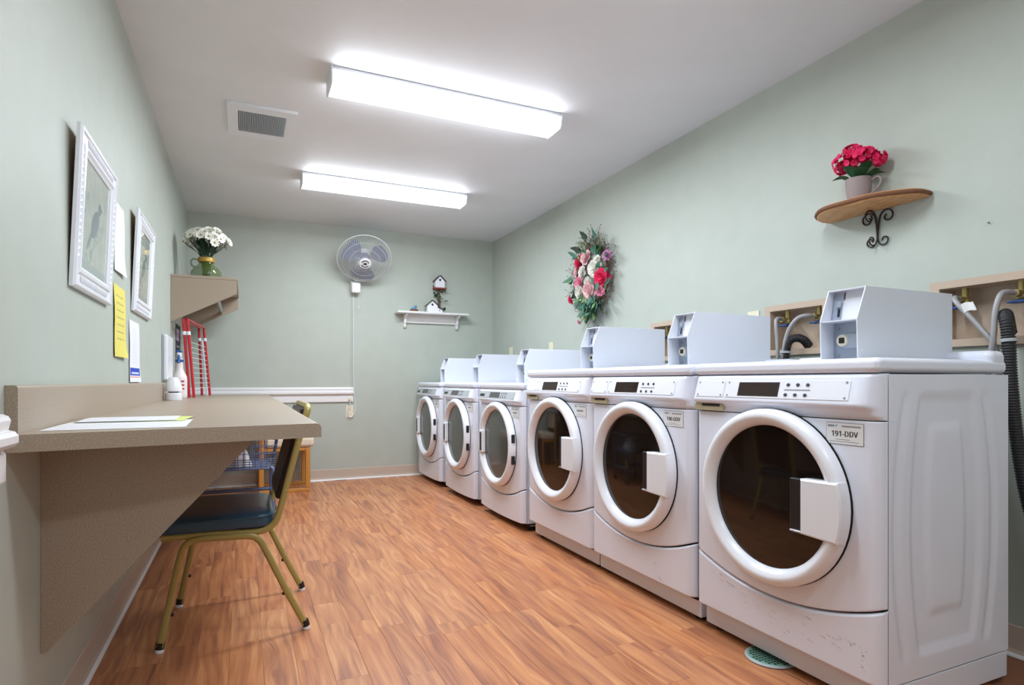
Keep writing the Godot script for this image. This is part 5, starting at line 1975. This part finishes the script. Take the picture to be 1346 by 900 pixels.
func air_freshener():
	var t := thing("air_freshener", "white cone-shaped gel air freshener at the end of the backsplash", "air freshener", Vector3(-0.368, CT, -3.84))
	var s := ST()
	lathe(s, [Vector2(0.001, 0.0004), Vector2(0.040, 0.0004), Vector2(0.043, 0.006), Vector2(0.042, 0.038), Vector2(0.036, 0.044), Vector2(0.001, 0.044)], 28)
	obj(t, "base", s, M.plastic_white)
	s = ST()
	lathe(s, [Vector2(0.001, 0.0442), Vector2(0.026, 0.0442), Vector2(0.026, 0.0525), Vector2(0.001, 0.0525)], 20)
	obj(t, "gel", s, M.black_plastic)
	s = ST()
	lathe(s, [Vector2(0.030, 0.050), Vector2(0.043, 0.051), Vector2(0.044, 0.06), Vector2(0.040, 0.085), Vector2(0.031, 0.112), Vector2(0.024, 0.126), Vector2(0.020, 0.130), Vector2(0.001, 0.131)], 28)
	obj(t, "cone_cover", s, M.plastic_white)

func spray_bottle():
	var t := thing("spray_bottle", "white plastic spray bottle with blue trigger beside the red rack", "spray bottle", Vector3(-0.385, CT, -4.36))
	var s := ST()
	var pm := mat("bottle_plastic", c8(232, 222, 222), 0.35)
	lathe(s, [Vector2(0.001, 0.0004), Vector2(0.040, 0.0004), Vector2(0.044, 0.006), Vector2(0.045, 0.03), Vector2(0.045, 0.12), Vector2(0.042, 0.14), Vector2(0.030, 0.165), Vector2(0.022, 0.185), Vector2(0.0205, 0.215), Vector2(0.0205, 0.232), Vector2(0.001, 0.232)], 28)
	obj(t, "bottle", s, pm)
	s = ST()
	lathe(s, [Vector2(0.023, 0.2322), Vector2(0.023, 0.252), Vector2(0.018, 0.256), Vector2(0.001, 0.257)], 20)
	rbox(s, Vector3(-0.014, 0.2565, -0.03), Vector3(0.014, 0.30, 0.036), 0.008, 2)
	rbox(s, Vector3(-0.008, 0.275, 0.034), Vector3(0.008, 0.292, 0.056), 0.004)
	var hd := obj(t, "spray_head", s, M.plastic_white)
	s = ST()
	tube(s, smooth_path([Vector3(0, 0.285, 0.03), Vector3(0, 0.268, 0.052), Vector3(0, 0.245, 0.056), Vector3(0, 0.225, 0.064)]), 0.0075, 8)
	rbox(s, Vector3(-0.0155, 0.292, -0.034), Vector3(0.0155, 0.306, 0.05), 0.005)
	lathe(s, [Vector2(0.0235, 0.232), Vector2(0.0245, 0.234), Vector2(0.0245, 0.247), Vector2(0.0235, 0.249)], 20)
	obj(hd, "trigger", s, M.blue_handle)
	# red scale marks
	s = ST()
	for k in 3:
		var y := 0.06 + 0.024 * k
		for a in [-0.5, -0.28]:
			var c := cos(a + 0.9)
			var d := sin(a + 0.9)
			var n := Vector3(d, 0, c)
			var tx := Vector3(c, 0, -d)
			var p := n * 0.0456 + Vector3(0, y, 0)
			quad(s, p - tx * 0.005 - Vector3(0, 0.005, 0), p + tx * 0.005 - Vector3(0, 0.005, 0), p + tx * 0.005 + Vector3(0, 0.005, 0), p - tx * 0.005 + Vector3(0, 0.005, 0))
	obj(t, "red_print", s, M.red_paint)

func drying_rack():
	var o := Vector3(-0.31, CT, -4.72)
	var t := thing("drying_rack", "folded red tubular drying rack with white wires leaning at the wall", "drying rack", o)
	var y1 := 0.515
	for f in [[-0.333, -0.368, -0.297, -0.318], [-0.306, -0.344, -0.243, -0.285]]:
		var s := ST()
		var n0 := Vector3(f[0], CT + 0.001, -4.42) - o
		var n1 := Vector3(f[1], CT + y1, -4.42) - o
		var f0 := Vector3(f[2], CT + 0.001, -5.06) - o
		var f1 := Vector3(f[3], CT + y1, -5.06) - o
		var dn := (n1 - n0).normalized()
		var df := (f1 - f0).normalized()
		var ac := (f1 - n1).normalized()
		tube(s, smooth_path([n0, n0.lerp(n1, 0.5), n1 - dn * 0.03, n1 - dn * 0.006 + ac * 0.006, n1 + ac * 0.03, n1.lerp(f1, 0.5), f1 - ac * 0.03, f1 - df * 0.006 - ac * 0.006, f1 - df * 0.03, f0.lerp(f1, 0.5), f0], 4), 0.009, 8)
		var fr := obj(t, "frame", s, M.red_paint)
		for q in [[n0, n1], [f0, f1]]:
			s = ST()
			cyl(s, q[0].lerp(q[1], 0.80), q[0].lerp(q[1], 0.845), 0.012, 10)
			obj(fr, "joint", s, M.plastic_white)
		if f[0] > -0.32:
			for k in 10:
				var q := 0.12 + 0.066 * k
				s = ST()
				cyl(s, n0.lerp(n1, q), f0.lerp(f1, q), 0.0022, 6)
				obj(t, "wire", s, M.white_wire)
	var s := ST()
	cyl(s, Vector3(-0.262, CT + 0.002, -5.04) - o, Vector3(-0.295, CT + 0.42, -5.04) - o, 0.0055, 8)
	obj(t, "stay", s, M.white_wire)

func vase():
	var o := Vector3(-0.245, 1.5975, -4.62)
	var t := thing("flower_vase", "green glass jug with gold band holding white daisies on the shelf", "vase", o)
	var s := ST()
	lathe(s, [Vector2(0.001, 0.0003), Vector2(0.075, 0.0003), Vector2(0.092, 0.012), Vector2(0.1, 0.035), Vector2(0.096, 0.062), Vector2(0.078, 0.088), Vector2(0.054, 0.106), Vector2(0.045, 0.12), Vector2(0.045, 0.15), Vector2(0.05, 0.165)], 32)
	obj(t, "jug", s, M.green_glass)
	s = ST()
	lathe(s, [Vector2(0.047, 0.125), Vector2(0.053, 0.128), Vector2(0.054, 0.15), Vector2(0.050, 0.156), Vector2(0.047, 0.156)], 28)
	obj(t, "gold_band", s, M.gold_band)
	s = ST()
	tube(s, smooth_path([Vector3(-0.046, 0.138, 0), Vector3(-0.078, 0.148, 0.0), Vector3(-0.094, 0.126, 0.0), Vector3(-0.088, 0.1, 0), Vector3(-0.07, 0.092, 0)]), 0.0065, 8)
	obj(t, "jug_handle", s, M.green_glass)
	var r := RandomNumberGenerator.new()
	r.seed = 41
	s = ST()
	var heads := []
	for k in 46:
		var a := k * 2.39996
		var q := sqrt((k + 0.5) / 46.0)
		var p := Vector3(cos(a) * q * 0.155, 0.285 + 0.06 * (1.0 - q * q) + r.randf_range(-0.02, 0.02) - 0.03 * maxf(0, q - 0.7) * 3.0, sin(a) * q * 0.145)
		heads.append(p)
		tube(s, smooth_path([Vector3(cos(a) * 0.02, 0.02, sin(a) * 0.02), Vector3(cos(a) * 0.03, 0.16, sin(a) * 0.03), p * Vector3(0.8, 0.9, 0.8), p], 3), 0.0022, 5, false)
	obj(t, "stems", s, M.leaf_dark)
	var dm := daisy_mesh(0.032, 9, 0.25)
	var es := ST()
	ball(es, Vector3(0, 0, 0.002), Vector3(0.007, 0.007, 0.004), 8, 4)
	var em := es.commit()
	for p in heads:
		var d := Vector3(p.x * 1.5, (p.y - 0.22) * 1.4, p.z * 1.5 + 0.06).normalized()
		var b := look(d, r.randf() * TAU)
		var f := again(t, "daisy", dm, M.petal_white, Transform3D(b, p))
		again(f, "daisy_eye", em, M.flower_eye, Transform3D())
	var lf := leaf_mesh(0.11, 0.035, 0.2, 6)
	for k in 30:
		var a := k * 2.1
		var d := Vector3(cos(a), r.randf_range(0.1, 1.3), sin(a)).normalized()
		var side := d.cross(Vector3.UP).normalized()
		again(t, "leaf", lf, M.leaf_dark, Transform3D(Basis(side, d, side.cross(d)), Vector3(0, r.randf_range(0.165, 0.215), 0) + d * 0.015))
